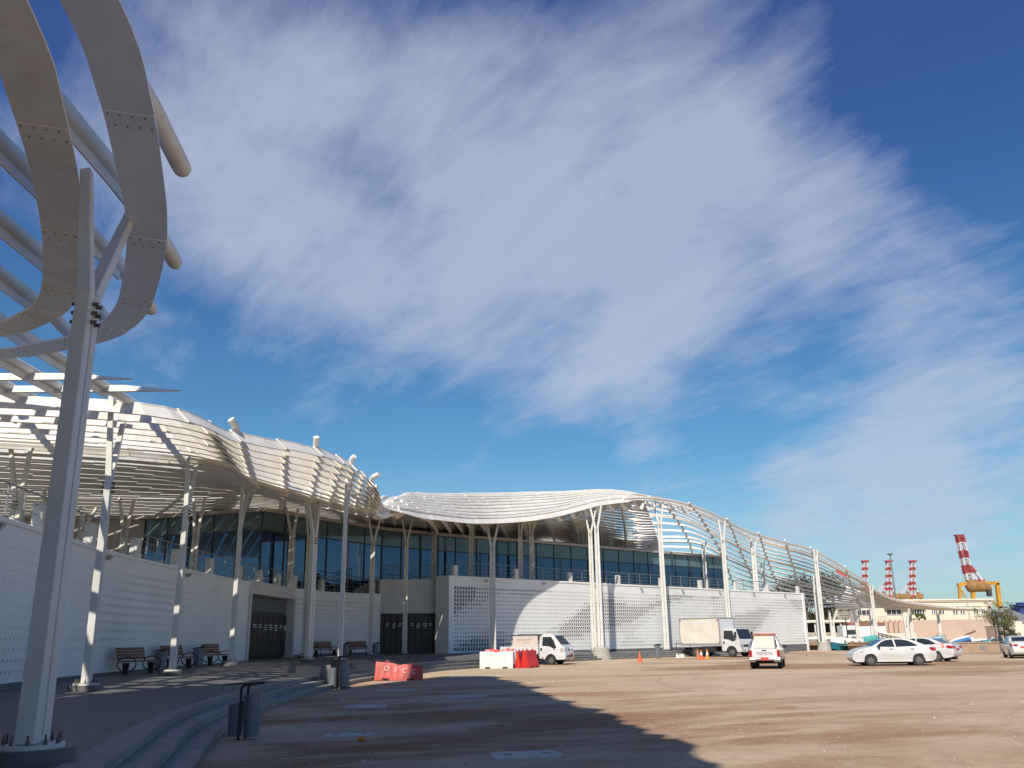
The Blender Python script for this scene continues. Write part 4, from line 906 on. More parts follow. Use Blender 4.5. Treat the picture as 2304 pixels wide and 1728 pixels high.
# ---- box truck
def boxtruck(loc, rz):
    t = thing('box_truck', 'white truck with a tall cream box body, parked against the perforated wall', 'truck', loc, rz)
    def wf(x, z):
        e = max(0, x-2.4)/.6; return (.98 if z < 1.2 else .98-(z-1.2)*.06)*(1-.06*e*e)
    r = .39; fx, rx, ar = 2.10, -1.35, .50
    poly = [(1.22, .52), (1.22, 2.16), (1.34, 2.26), (2.3, 2.27), (2.55, 2.20), (2.82, 1.42), (2.86, 1.30), (2.90, .80), (2.92, .42), (2.72, .40), (fx+ar+.02, .42)] + arc(fx, r, ar, 6, 174)[1:-1] + [(fx-ar-.02, .45)]
    body(poly, wf, (.6, .9, 1.2, 1.5, 1.8, 2.1), (2.4, 2.65, 2.8)).build('cab', M['carwhite'], t, smooth=True, angle=40)
    side_patch([(1.42, 1.42), (1.46, 2.06), (2.26, 2.06), (2.50, 1.36), (2.40, 1.22), (2.22, 1.22), (1.9, 1.36)], wf, zc=(1.6, 1.85)).build('side_window', M['carglass'], t)
    pane((2.83, 1.40), (2.56, 2.17), .90, .86).build('windscreen', M['carglass'], t)
    hl = MB()
    for s in (-1, 1): hl.box((2.88, s*.78, .95), (.10, .34, .20)); hl.box((2.89, s*.70, .75), (.10, .3, .16))
    hl.build('headlight', M['lamp'], t, bevel=.03)
    gr = MB(); gr.box((2.905, 0, .88), (.05, 1.0, .16)); gr.box((2.935, -.45, .52), (.03, .3, .08)); gr.box((2.935, .45, .52), (.03, .3, .08)); gr.build('grille', M['black'], t, bevel=.02)
    bp = MB(); bp.box((2.86, 0, .52), (.16, 1.94, .26)); bp.build('bumper', M['carwhite'], t, bevel=.03)
    mi = MB()
    for s in (-1, 1): mi.box((2.66, s*1.16, 1.75), (.10, .18, .42)); mi.beam((2.6, s*.93, 1.95), (2.66, s*1.16, 1.95), .03, .03)
    mi.build('mirror', M['black'], t, bevel=.03)
    dh = MB()
    for s in (-1, 1): dh.box((1.44, s*.99, 1.12), (.12, .03, .2)); dh.beam((1.32, s*.985, .6), (1.32, s*.93, 2.2), .016, .012); dh.beam((2.52, s*.985, .82), (2.55, s*.975, 1.25), .016, .012)
    dh.build('door_handle', M['black'], t)
    ch = MB(); ch.box((-.4, 0, .62), (4.9, .8, .22)); ch.box((-.1, -.72, .62), (1.3, .5, .44)); ch.box((-.1, .72, .62), (1.3, .5, .44)); ch.box((2.0, 0, .6), (1.4, 1.3, .5)); ch.box((-2.4, 0, .5), (.8, 1.6, .08)); ch.build('chassis', M['under'], t)
    bx = MB(); bx.box((-.83, 0, 2.02), (3.90, 2.06, 2.16)); BX = bx.build('box_body', M['cream'], t)
    fp = MB(); fp.box((1.13, 0, 2.02), (.03, 2.0, 2.1)); fp.build('front_panel', M['bgrey'], BX)
    tr = MB()
    for s in (-1, 1):
        tr.box((-.83, s*1.035, .99), (3.96, .05, .18)); tr.box((-.83, s*1.035, 3.09), (3.96, .05, .07))
        for x in (-2.78, 1.12): tr.box((x, s*1.035, 2.04), (.08, .055, 2.1))
    tr.box((1.145, 0, 3.08), (.04, 2.1, .09)); tr.build('edge_trim', M['greytrim'], BX)
    rf = MB()
    for s in (-1, 1):
        for x, z in ((-2.68, 2.94), (1.0, 2.94), (-2.62, 1.16), (1.05, 1.16)): rf.prism([(0, 0), (.16, 0), (.08, .16)], 0, .02); vs = rf.v[-6:]; del rf.v[-6:]; rf.v += [(x-.08+v[0], s*(1.036+v[2]), z-.08+v[1]) for v in vs]
    rf.build('corner_reflector', M['taillight'], BX)
    lk = MB()
    for s in (-1, 1): lk.box((-1.1, s*1.034, 2.72), (1.0, .012, .10))
    lk.build('patched_seam', M['bgrey'], BX)
    tl = MB()
    for s in (-1, 1): tl.beam((-2.8, s*.95, .55), (-3.3, s*.95, .55), .05, .05); tl.beam((-3.3, s*.95, .55), (-3.3, s*.95, 1.1), .04, .04); tl.beam((-2.8, s*.95, 1.1), (-3.3, s*.95, 1.1), .04, .04)
    tl.beam((-3.3, -.95, .55), (-3.3, .95, .55), .05, .05); tl.build('tail_lift', M['black'], t)
    for s in (-1, 1): wheel(t, fx, s*.86, r, .24, s); wheel(t, rx, s*.82, r, .40, s)
    return t
k2 = atY(1603, 1478, 80.5); bt_ = boxtruck((k2.x+.35, k2.y-.2, 0), -.84); bt_.scale = (1.08, 1.04, 1.04)
# ---- pickup
def pickup(loc, rz):
    t = thing('pickup_truck', 'white pickup seen from behind with a tall cream load in its bed', 'truck', loc, rz)
    def wf(x, z):
        w = .86 if z < .55 else (.92 if z < 1.05 else .92-(z-1.05)*.30); e = max(0, abs(x)-2.1)/.55; return w*(1-.05*e*e)
    r = .38; fx, rx, ar = 1.65, -1.40, .46
    poly = [(-2.60, .52), (-2.60, 1.14), (-.95, 1.14), (-.93, 1.20), (-.72, 1.68), (-.5, 1.78), (.2, 1.80), (.55, 1.72), (1.2, 1.20), (2.2, 1.10), (2.5, .95), (2.6, .6), (2.5, .42), (fx+ar+.01, .44)] + arc(fx, r, ar, 8, 172)[1:-1] + [(fx-ar-.01, .44), (rx+ar+.01, .44)] + arc(rx, r, ar, 8, 172)[1:-1] + [(rx-ar-.01, .46)]
    body(poly, wf, (.55, .75, .95, 1.05, 1.2, 1.4, 1.6, 1.72), (-2.4, -2, 0, 2.1, 2.4)).build('body', M['carwhite'], t, smooth=True, angle=40)
    u = MB(); u.box((0, 0, .5), (4.6, 1.3, .4)); u.build('underbody', M['under'], t)
    bi = MB(); bi.box((-1.76, 0, 1.143), (1.55, 1.5, .012)); bi.build('bed_liner', M['under'], t)
    pane((-.93, 1.22), (-.73, 1.66), .70, .62).build('rear_window', M['carglass'], t)
    side_patch([(-.7, 1.18), (-.55, 1.66), (.1, 1.68), (.5, 1.6), (1.0, 1.18)], wf, zc=(1.4,)).build('side_window', M['carglass'], t)
    tg = MB(); tg.box((-2.615, 0, .90), (.05, 1.42, .50)); TG = tg.build('tailgate', M['carwhite'], t, bevel=.02)
    hd = MB(); hd.box((-2.645, 0, 1.08), (.03, .30, .06)); hd.build('tailgate_handle', M['black'], TG)
    text_mesh('TOYOTA', .215, 'tailgate_lettering', M['redtext'], TG, Matrix.Translation((-2.643, 0, .885)) @ Matrix.Rotation(-math.pi/2, 4, 'Z') @ FACE_RIGHT, .008, spacing=1.12)
    for s in (-1, 1):
        l_ = MB(); l_.box((-2.585, s*.815, .90), (.10, .17, .42)); l_.build('tail_light', M['taillight'], t, bevel=.03)
    bp = MB(); bp.box((-2.68, 0, .56), (.22, 1.82, .14)); bp.box((-2.70, -.72, .50), (.2, .4, .2)); bp.box((-2.70, .72, .50), (.2, .4, .2)); bp.build('bumper', M['chrome'], t, bevel=.04)
    np_ = MB(); np_.box((-2.80, 0, .60), (.03, .50, .15)); np_.build('number_plate', M['plate'], t)
    mi = MB()
    for s in (-1, 1): mi.box((.75, s*1.06, 1.28), (.10, .2, .2))
    mi.build('mirror', M['black'], t, bevel=.02)
    for x in (fx, rx):
        for s in (-1, 1): wheel(t, x, s*.80, r, .25, s)
    return t
PK = atY(1726, 1503, 49.6); PRZ = math.pi/2-.33
pk = pickup((PK.x+.62, PK.y+2.0, 0), PRZ); pk.scale = (.88, .88, .88)
def inpk(x, y, z): return pk.matrix_basis @ Vector((x, y, z)) if False else Vector(pk.location) + Matrix.Rotation(PRZ, 3, 'Z') @ (Vector((x, y, z))*.88)
ld = thing('load_crate', 'tall cream freezer chest standing in the bed of the pickup', 'chest', inpk(-1.75, -.02, 1.15), PRZ)
ld.scale = (.92, .92, .88)
m_ = MB(); m_.box((0, 0, .40), (1.1, 1.16, .80), top=(.94, .96)); m_.build('chest_body', M['cream'], ld, bevel=.03)
m_ = MB(); m_.box((0, 0, .83), (1.16, 1.24, .05)); m_.build('lid', M['redbrown'], ld, bevel=.01)
m_ = MB()
for k in range(9): m_.box((random.uniform(-.4, .4), random.uniform(-.5, .5), .875), (random.uniform(.2, .4), random.uniform(.1, .3), .04), random.uniform(0, 3))
m_.build('lumber_scrap', M['cone'], ld)
m_ = MB(); m_.tube([(-.1, -.64, .82), (-.15, -.86, .02)], .012, 5); m_.tube([(-.1, .64, .82), (-.15, .82, .02)], .012, 5); m_.build('tie_rope', M['black'], ld)
# ---- person at the near side of the pickup
def person(loc, rz, label):
    t = thing('person', label, 'person', loc, rz)
    J = {'pel': (0, 0, .93), 'sp': (.05, 0, 1.12), 'ch': (.13, 0, 1.32), 'nk': (.19, 0, 1.47), 'hd': (.24, 0, 1.57), 'ht': (.25, 0, 1.68)}
    vs = [J['pel'], J['sp'], J['ch'], J['nk'], J['hd'], J['ht']]; es = [(0, 1), (1, 2), (2, 3), (3, 4), (4, 5)]; rd = [.15, .14, .155, .055, .088, .06]
    for s in (-1, 1):
        b = len(vs); vs += [(.0, s*.10, .88), (.05, s*.11, .50), (0, s*.11, .09), (.16, s*.12, .05)]; es += [(0, b), (b, b+1), (b+1, b+2), (b+2, b+3)]; rd += [.095, .065, .048, .04]
        b = len(vs); vs += [(.13, s*.19, 1.40), (.28, s*.23, 1.18), (.48, s*.16, 1.20), (.55, s*.15, 1.21)]; es += [(2, b), (b, b+1), (b+1, b+2), (b+2, b+3)]; rd += [.062, .046, .036, .03]
        for k in range(4):
            c = len(vs); vs += [(.60, s*(.12+.02*k), 1.215), (.635, s*(.12+.02*k), 1.19)]; es += [(b+3, c), (c, c+1)]; rd += [.010, .008]
        c = len(vs); vs += [(.565, s*.11, 1.20), (.60, s*.095, 1.185)]; es += [(b+3, c), (c, c+1)]; rd += [.011, .009]
    me = bpy.data.meshes.new('body'); me.from_pydata(vs, es, []); o = bpy.data.objects.new('body', me); COL.objects.link(o)
    sk = o.modifiers.new('skin', 'SKIN')
    for i, r_ in enumerate(rd): me.skin_vertices[0].data[i].radius = (r_, r_); me.skin_vertices[0].data[i].use_root = (i == 0)
    o.modifiers.new('sub', 'SUBSURF').levels = 2; o.modifiers['sub'].render_levels = 2
    dg = bpy.context.evaluated_depsgraph_get(); m2 = bpy.data.meshes.new_from_object(o.evaluated_get(dg)); bpy.data.objects.remove(o)
    m2.materials.clear()
    for q in (M['skin'], M['shirt'], M['trouser'], M['hair']): m2.materials.append(q)
    for p in m2.polygons:
        c = p.center; z = c.z
        p.material_index = 2 if z < .95 and abs(c.y) < .3 and c.x < .3 else (1 if (z < 1.46 and c.x < .44) else 0)
        if z > 1.60 or (z > 1.53 and c.x < .2): p.material_index = 3
    m2.shade_smooth(); b = bpy.data.objects.new('body', m2); COL.objects.link(b); b.parent = t
    fc = MB(); fc.box((.335, 0, 1.575), (.035, .025, .04)); 
    for s in (-1, 1): fc.box((.25, s*.09, 1.58), (.04, .02, .06))
    fc.build('face', M['skin'], t, bevel=.008)
    return t
pp = inpk(.25, 1.08, 0); person((pp.x, pp.y, 0), PRZ-math.pi/2, 'person in a blue-grey checked shirt leaning on the left side of the pickup')
# ------------------------------------------------------------------ street furniture
def bench(loc, rz, label):
    t = thing('bench', label, 'bench', loc, rz, 'wooden benches along the wall')
    s = MB(); 
    for k in range(4): s.box((0, -.16+.11*k-.1, .45), (1.8, .09, .05))
    s.build('seat', M['wood'], t, bevel=.01)
    b = MB()
    for k in range(4): b.beam((-.90, .17+.03*k, .56+.105*k), (.90, .17+.03*k, .56+.105*k), .03, .095, side=(0, 1, 0))
    b.build('backrest', M['wood'], t)
    for q in (-1, 1):
        l = MB(); x = q*.82
        l.tube([(x, -.16+.36*math.cos(a), .36+.25*math.sin(a)) for a in [2*math.pi*i/20 for i in range(21)]], .022, 6, cap=False)
        l.hexa([(x-.03, -.22, 0), (x+.03, -.22, 0), (x+.03, -.08, 0), (x-.03, -.08, 0), (x-.03, -.26, .40), (x+.03, -.26, .40), (x+.03, .0, .40), (x-.03, .0, .40)]); l.build('leg', M['black'], t)
    return t
bn = []
for (px, py, Y, rz, lab) in ((303, 1508, 33.7, 1.42, 'leftmost of the brown wooden benches against the left wall'), (395, 1502, 38, 1.45, 'middle wooden bench by the wall, half behind a white post'), (482, 1496, 42.3, 1.48, 'wooden bench by the wall just left of the first gate'),
                            (728, 1474, 57, 1.04, 'wooden bench against the wall between the gates, left one'), (806, 1471, 62.5, .9, 'wooden bench near the second gate, behind a post')):
    p = atY(px, py, Y); 
    bn.append(bench((p.x, Y, zp(Y)+.005), rz+math.pi*1.0 if False else rz, lab))
def litter_bin(loc, rz, label):
    t = thing('litter_bin', label, 'bin', loc, rz, 'grey metal bins')
    a = MB(); a.add(*lathe([(.20, .06), (.235, .72), (.22, .72), (.18, .1)], 24)); a.build('bin_body', M['binmetal'], t, smooth=True, angle=40)
    b = MB(); b.hexa([(-.25, -.25, .74), (.25, -.25, .74), (.25, .25, .74), (-.25, .25, .74), (-.25, -.25, .76), (.25, -.25, .76), (.25, .25, .86), (-.25, .25, .86)]); b.build('hood', M['black'], t, bevel=.01)
    c = MB(); c.cyl((0, 0, 0), .12, .07, 16); c.build('foot', M['concrete'], t)
    return t
def lathe(prof, n):
    vs = []
    for k in range(n):
        a = 2*math.pi*k/n; vs += [(r*math.cos(a), r*math.sin(a), z) for r, z in prof]
    m = len(prof); return vs, [(k*m+j, k*m+(j+1) % m, ((k+1) % n)*m+(j+1) % m, ((k+1) % n)*m+j) for k in range(n) for j in range(m)]
for (px, py, Y, lab) in ((359, 1506, 35.8, 'grey bin with a black hood between the two left benches'), (445, 1500, 40.4, 'grey bin with a black hood beside the bench by the first gate'), (776, 1471, 60, 'grey bin behind the sunlit post, between two benches'), (844, 1473, 63, 'slim dark bin at the left edge of the second gate')):
    p = atY(px, py, Y); litter_bin((p.x, Y, zp(Y)+.005), -1.5, lab)
def twin_bin(loc, rz, label, sc=1.0):
    """two perforated drums hung on a black frame with a flat roof"""
    t = thing('twin_bin', label, 'bin', loc, rz, 'perforated bins on black stands'); t.scale = (sc, sc, sc)
    for x, h, y, r in ((-.21, .80, .06, .17), (.20, 1.02, -.0, .20)):
        a = MB(); prof = [(r*.93, .07), (r*1.04, h), (r*.98, h), (r*.86, .09)]
        vs, fs = lathe(prof, 28); cut = [(v[0]+x, v[1]+y, v[2]+(.05*(v[0]/r) if v[2] > .5 else 0)) for v in vs]; a.add(cut, fs); D = a.build('bin_drum', M['binmetal'], t, smooth=True, angle=40)
        hb = MB()
        for j in range(11):
            for i in range(16):
                an = 2*math.pi*(i+.5*(j % 2))/16; z = .16+.058*j
                if z > h-.2: continue
                rr = r*(.93+.11*(z-.07)/(h-.07))+.001; c = Vector((x+rr*math.cos(an), y+rr*math.sin(an), z)); d = Vector((math.cos(an), math.sin(an), 0)); hb.tube([c-d*.004, c+d*.0015], .0085, 6)
        hb.build('drum_hole', M['under'], D)
        li = MB(); li.cyl((x, y, h-.06), r*.95, .02, 24); li.build('opening', M['under'], D)
    p = MB()
    for yy in (-.24, .24): p.tube([(-.02, yy, -.08), (-.02, yy, 1.12), (.01, yy, 1.19), (.07, yy, 1.22), (.36, yy, 1.25)], .03, 10)
    p.build('stand', M['black'], t, smooth=True)
    r_ = MB(); r_.hexa([(-.50, -.24, 1.215), (.52, -.24, 1.25), (.52, .26, 1.25), (-.50, .26, 1.215), (-.50, -.24, 1.235), (.52, -.24, 1.285), (.52, .26, 1.285), (-.50, .26, 1.235)]); r_.build('bin_roof', M['black'], t, bevel=.012)
    return t
q = atZ(548, 1664, 0); twin_bin((q.x-.02, q.y, 0), -.05, 'nearest twin grey perforated bin with a black roof, on the dirt beside the steps', .98*.80)
q = atZ(760, 1550, 0); twin_bin((q.x, q.y, 0), .05, 'second twin grey perforated bin with a black roof, in front of the sunlit post', .98*.95)
q = atZ(1480, 1474, 0); qb = atY(1480, 1474, 76); litter_bin((qb.x, qb.y, .0), -.6, 'tall grey bin with a black hood standing in the sun near the box truck').scale = (.95, .95, 1.35)
# low bollard-like stone by the steps
q = atY(752, 1528, 35.2)
bs = MB(); bs.box((0, 0, .42), (1.15, .5, .84), top=(.80, .8)); BS = bs.build('stone_block', M['plinth'], bevel=.03); BS.location = (q.x, q.y, 0.0); tag(BS, 'grey tapered stone block on the steps behind the second bin', 'stone block')  # darker colour stands in for the shade on this block
# plastic barriers
def barrier(loc, rz, mt, label, L=2.0, H=.82, text=None, slump=0, group='water-filled plastic barriers', w=.46):
    t = thing('plastic_barrier', label, 'barrier', loc, rz, group); b = MB(); n = 7
    secs = [(-L/2, .9), (-L/2+.05, 1)]
    for k in range(n): c = -L/2+.18+(L-.36)*k/(n-1); secs += [(c-.055, 1), (c-.03, .90), (c+.03, .90), (c+.055, 1)]
    secs += [(L/2-.05, 1), (L/2, .9)]
    vs = []
    for x, q in secs:
        h = H*(1-slump*max(0, (x+L/2)/L)) - (.06 if abs(x) < .12 else 0)
        for z, wd in ((.0, w), (.08, w), (.3*H, w*.86), (.62*H, w*.52), (h-.06, w*.36), (h, w*.26)): vs.append((x+.0, -wd/2*(q if .05 < z < h-.1 else 1), z))
        for z, wd in ((h, w*.26), (h-.06, w*.36), (.62*H, w*.52), (.3*H, w*.86), (.08, w), (0, w)): vs.append((x, wd/2*(q if .05 < z < h-.1 else 1), z))
    m = 12; k = len(secs); b.add(vs, [(i*m+j, i*m+(j+1) % m, (i+1)*m+(j+1) % m, (i+1)*m+j) for i in range(k-1) for j in range(m)] + [tuple(range(m)), tuple((k-1)*m+j for j in range(m-1, -1, -1))])
    B = b.build('barrier_shell', mt, t, smooth=True, angle=28, bevel=.01)
    for x in (-L*.26, L*.26):
        lg = MB(); h = H*(1-slump*(x+L/2)/L); lg.tube([(x+.075*math.cos(a), 0, h-.02+.10*math.sin(a)) for a in [math.pi*i/8 for i in range(9)]], .026, 6); lg.build('lifting_lug', mt, t)
        fk = MB(); fk.box((x, 0, .05), (.30, w*1.02, .09)); fk.build('fork_slot', M['under'], t)
    if text:
        for i, ch in enumerate(text):
            x = -L*.26+i*L*.19; z = .50*H+.10-.04*i; yy = -w*.62/2-.012
            text_mesh(ch, .30, 'painted_letter', M['whitetext'], B, Matrix.Translation((x, yy, z)) @ Matrix.Rotation(-.30, 4, 'X') @ FACE_RIGHT, .01, shear=.15)
    return t
q = atZ(897, 1531, 0)
brr = barrier((q.x, q.y, -.01), -.03, M['redplastic'], 'battered red plastic barrier with OSCC painted on it, sagging at its right end', 2.1, .80, 'OSCC', .20); brr.rotation_euler = (-.05, .02, -.03)
def at_(px, Y): p = atY(px, 1495, Y); return (p.x, Y, 0)
barrier(at_(1117, 56), -.02, M['whiteplastic'], 'leftmost white plastic barrier, seen broadside, in front of the small truck', 2.0, .98)
for i, (px, Y, rz, mt, lab) in enumerate(((1155, 57.0, 1.25, 'whiteplastic', 'white barrier seen end-on, next to the broadside white one'), (1165, 57.8, 1.3, 'whiteplastic', 'white barrier seen end-on, left of the first bright red one'), (1172, 56.6, 1.3, 'redbright', 'narrow bright red barrier squeezed between white ones'), (1181, 58.2, 1.3, 'whiteplastic', 'white barrier behind the front red one')
                                       )): barrier(at_(px, Y+.3), rz, M[mt], lab, 1.5, .98, w=.40)
barrier(at_(1192, 56.9), 1.15, M['redbright'], 'bright red barrier seen end-on at the right of the white ones', 1.6, 1.02, w=.62)
barrier(at_(1126, 60.5), -.02, M['redbright'], 'red barrier lying behind the broadside white one, only its top showing', 2.0, 1.06)
# traffic cones
def tcone(loc, label, a, b_, tilt=0, band=True):
    t = thing('traffic_cone', label, 'cone', loc, random.uniform(0, 3), 'traffic cones'); t.rotation_euler[0] = tilt
    c = MB(); c.cyl((0, 0, .03), .165, .72, 20, r2=.03); c.build('cone_body', M[a], t, smooth=True)
    f = MB(); f.box((0, 0, .018), (.42, .42, .036)); f.build('base', M[a], t, bevel=.01)
    if band: s = MB(); s.cyl((0, 0, .34), .118, .20, 20, r2=.079); s.build('white_band', M[b_], t, smooth=True)
    return t
tcone((atY(1440, 1489, 66).x, 66, 0), 'plain orange traffic cone standing alone in the dirt', 'cone', 'cone', 0, False)
tcone((atY(1571, 1483, 71.5).x, 71.5, 0), 'faded brownish traffic cone, leftmost of the three by the truck', 'conedull', 'conedull')
tcone((atY(1578.5, 1483, 70.8).x, 70.8, 0), 'orange cone with a white band, middle of the three by the truck', 'cone', 'conewhite')
tcone((atY(1592, 1483, 71.2).x, 71.2, 0), 'amber cone with a white top band, right of the three by the truck', 'coneamber', 'conewhite')
# cover slabs in the dirt, litter, stones
for i, (px, py, sx, sy, rz, lab) in enumerate(((785, 1654, .95, .62, .1, 'nearest grey concrete cover slab set in the dirt'), (822, 1590, 1.2, .9, .0, 'second grey cover slab in the dirt, beyond the nearest'), (890, 1553, 1.5, .9, .05, 'grey cover slab in the dirt just below the red barrier'), (1050, 1567, 1.3, .9, .0, 'grey cover slab in the dirt at the shadow edge'), (1183, 1699, 1.1, .75, .12, 'pale cover slab at the bottom of the picture'))):
    p = atZ(px, py, 0); s = MB(); n = 22; random.seed(20+i)
    ring = []
    for k in range(n):
        a = 2*math.pi*k/n; c_, s_ = math.cos(a), math.sin(a); q = 1/max(abs(c_), abs(s_)); rr = random.uniform(.92, 1.06); ring.append((c_*q*sx/2*rr*.95, s_*q*sy/2*rr*1.1))
    s.prism(ring, -.05, .012); o = s.build('cover_slab', M['slab']); o.location = (p.x, p.y, 0); o.rotation_euler = (0, 0, rz); tag(o, lab, 'slab', 'cover slabs in the dirt')
    ln = MB(); ln.box((-sx*.25, 0, .014), (.02, .15, .012), .8); ln.box((sx*.3, .1, .014), (.02, .12, .012), .8); ln.build('lifting_bar', M['black'], o)
p = atZ(813, 1668, 0); cu = MB(); cu.tube([(-.06, 0, .045), (.06, .01, .045)], [.035, .05], 14); o = cu.build('paper_cup', M['cup'], smooth=True); o.location = (p.x, p.y, 0); tag(o, 'small orange paper cup lying in the shaded dirt', 'cup')
p = atZ(771, 1579, 0); cu = MB(); cu.tube([(-.11, 0, .04), (.06, 0, .04), (.10, 0, .04)], [.035, .035, .012], 12); o = cu.build('plastic_bottle', M['lamp'], smooth=True); o.location = (p.x, p.y, 0); o.rotation_euler = (0, 0, .4); tag(o, 'crushed clear plastic bottle lying in the shaded dirt', 'bottle')
p = atZ(1530, 1467, 0); bg_ = MB()
for k in range(7): bg_.tube([(-.3+.1*k, random.uniform(-.05, .05), .0), (-.26+.1*k, random.uniform(-.1, .1), random.uniform(.16, .30)), (-.2+.1*k, 0, .02)], [.06, .10, .05], 7)
o = bg_.build('plastic_bag', M['litter'], smooth=True); o.location = (atY(1530, 1467, 77).x, 77, 0); tag(o, 'crumpled white plastic bag in the dirt left of the box truck', 'bag')
gs = MB(); random.seed(11)                                            # scattered grit and stones, too many to count
for k in range(9000):
    Y = 11+ (random.random()**1.7)*60; X = random.uniform(-.1, .62)*(Y+3) if random.random() < .45 else random.uniform(-.42, .2)*Y
    ex = [e[0] for e in EDGE if abs(e[1]-Y) < 3.5]
    if ex and X < max(ex)+1.35: X = max(ex)+1.4+abs(random.gauss(0, .7))
    r_ = random.uniform(.004, .015)*(1.0+Y/70)
    if random.random() < .03: r_ *= 1.9
    a = random.uniform(0, 3); c_, s_ = math.cos(a), math.sin(a); P = [(1, 0), (.2, .8), (-.9, .3), (-.4, -.8)]
    vs = [(X+r_*(c_*u_-s_*v_), Y+r_*(s_*u_+c_*v_), -.004) for u_, v_ in P] + [(X+r_*.6*(c_*u_-s_*v_), Y+r_*.6*(s_*u_+c_*v_), r_*random.uniform(.35, .8)) for u_, v_ in P]
    gs.add(vs, [(4, 5, 6, 7), (0, 1, 5, 4), (1, 2, 6, 5), (2, 3, 7, 6), (3, 0, 4, 7)], 1 if random.random() < .025 else 0)
o = gs.build('gravel', [M['pebble'], M['litter']], fix=False); o['kind'] = 'stuff'; tag(o, 'scattered grit and small stones on the dirt', 'gravel')
# ------------------------------------------------------------------ right-hand background
def frame_box(mb, x0, y0, x1, y1, Y, dep, mi=0):                      # a box whose front face spans two measured corners at depth Y
    a, b = atY(x0, y1, Y), atY(x1, y0, Y); mb.box(((a.x+b.x)/2, Y+dep/2, (a.z+b.z)/2), (abs(b.x-a.x), dep, abs(b.z-a.z)), 0, mi); return a, b
# cream flat-roofed building
cb = thing('cream_building', 'long cream flat-roofed building with small windows behind the pinkish wall', 'building', (95, 195, 0)); o_ = cb.location.copy()
Yb = 195
a, b = atY(1930, 1348, Yb), atY(2229, 1348, Yb); zt = atY(2120, 1350, Yb).z
m_ = MB(o_); m_.box(((a.x+b.x)/2, Yb+9, zt/2), (b.x-a.x, 18, zt)); m_.build('wall', M['creamwall'], cb)
m_ = MB(o_); m_.box(((a.x+b.x)/2, Yb+9, zt+.02), (b.x-a.x+.9, 18.9, .34)); m_.box(((a.x+b.x)/2, Yb+9, zt-.28), (b.x-a.x+.5, 18.5, .26)); m_.box(((a.x+b.x)/2, Yb+9, zt-1.35), (b.x-a.x+.3, 18.3, .14)); m_.build('cornice', M['creamwall'], cb, bevel=.05)
zw0, zw1 = atY(2120, 1382, Yb).z, atY(2120, 1370, Yb).z
for x0, x1 in ((1928, 1958), (1994, 2027), (2050, 2068), (2068.5, 2079), (2096, 2104), (2113, 2123.5), (2143.5, 2154), (2160, 2170), (2190, 2200), (2207, 2216)):
    p, q = atY(x0, 1375, Yb), atY(x1, 1375, Yb); w_ = MB(o_); w_.box(((p.x+q.x)/2, Yb-.02, (zw0+zw1)/2), (q.x-p.x, .12, zw1-zw0)); wf_ = w_.build('window', M['window'], cb)
    f_ = MB(o_); cx_ = (p.x+q.x)/2; hw = (q.x-p.x)/2
    for zz in (zw0, zw1): f_.box((cx_, Yb-.07, zz), (hw*2+.2, .1, .10))
    for xx in (-hw, 0, hw) if hw < .8 else (-hw, -hw/3, hw/3, hw): f_.box((cx_+xx, Yb-.075, (zw0+zw1)/2), (.20 if abs(xx) < .01 else .10, .09, zw1-zw0-.1))
    f_.build('window_frame', M['winwhite'], wf_)
m_ = MB(o_); p, q = atY(1990, 1378, Yb-.3), atY(2082, 1378, Yb-.3); m_.box(((p.x+q.x)/2, Yb-.5, zw1+.35), (q.x-p.x, 1.0, .16)); m_.build('canopy_ledge', M['whitewall'], cb)
m_ = MB(o_); p0, p1, p2 = atY(1975, 1387, Yb-2), atY(1991, 1387, Yb-2), atY(2008, 1397, Yb-2)
for dz in (0, -.45, -.9): m_.tube([p0+V(0, 0, dz), p1+V(0, 0, dz), p2+V(0, 0, dz)], .04, 5)
for f in (0, .33, .66, 1): m_.tube([p0.lerp(p1, f), p0.lerp(p1, f)+V(0, 0, -1.3)], .03, 5)
m_.build('stair_rail', M['greytrim'], cb)
m_ = MB(o_); p, q = atY(2177, 1345, Yb-1.2), atY(2186, 1400, Yb-1.2); m_.tube([V(q.x, q.y, 0), V(q.x-.2, q.y, p.z)], .05, 6); m_.build('drain_pipe', M['greytrim'], cb)
# pinkish boundary wall
pw = MB(); a, b = atY(1995, 1400, 168), atY(2243, 1399, 160); zz = 4.0
pw.hexa([V(a.x, a.y, 0), V(b.x, b.y, 0), V(b.x, b.y+.35, 0), V(a.x, a.y+.35, 0), V(a.x, a.y, zz), V(b.x, b.y, zz), V(b.x, b.y+.35, zz), V(a.x, a.y+.35, zz)])
o = pw.build('boundary_wall', M['pinkwall'], bevel=.03); tag(o, 'tall pinkish plastered wall in front of the cream building', 'wall')
nw = MB(); 
for (x0, y0, x1, y1) in ((2172, 1417, 2196, 1418), (2225, 1424, 2227.5, 1446)): frame_box(nw, x0, y0, x1, y1, 161.2, .3)
for x in (1974, 1987, 2000, 2012, 2022): 
    p = atY(x, 1418, 158); nw.beam((p.x, 158, 3.4), (p.x, 158, .2), .12, .12); nw.beam((p.x, 158, 3.4), (p.x+.5, 158, 4.0), .10, .10)
o2 = nw.build('fence_post', M['redbrown']); tag(o2, 'rusty bent fence posts before the pinkish wall', 'fence')
sw = MB(); a, b = atY(1985, 1425, 150), atY(2060, 1425, 150); sw.box(((a.x+b.x)/2, 150, .9), (b.x-a.x, .3, 1.8)); o = sw.build('garden_wall', M['creamwall'], bevel=.02); tag(o, 'low pale plastered wall behind the black railing', 'wall')
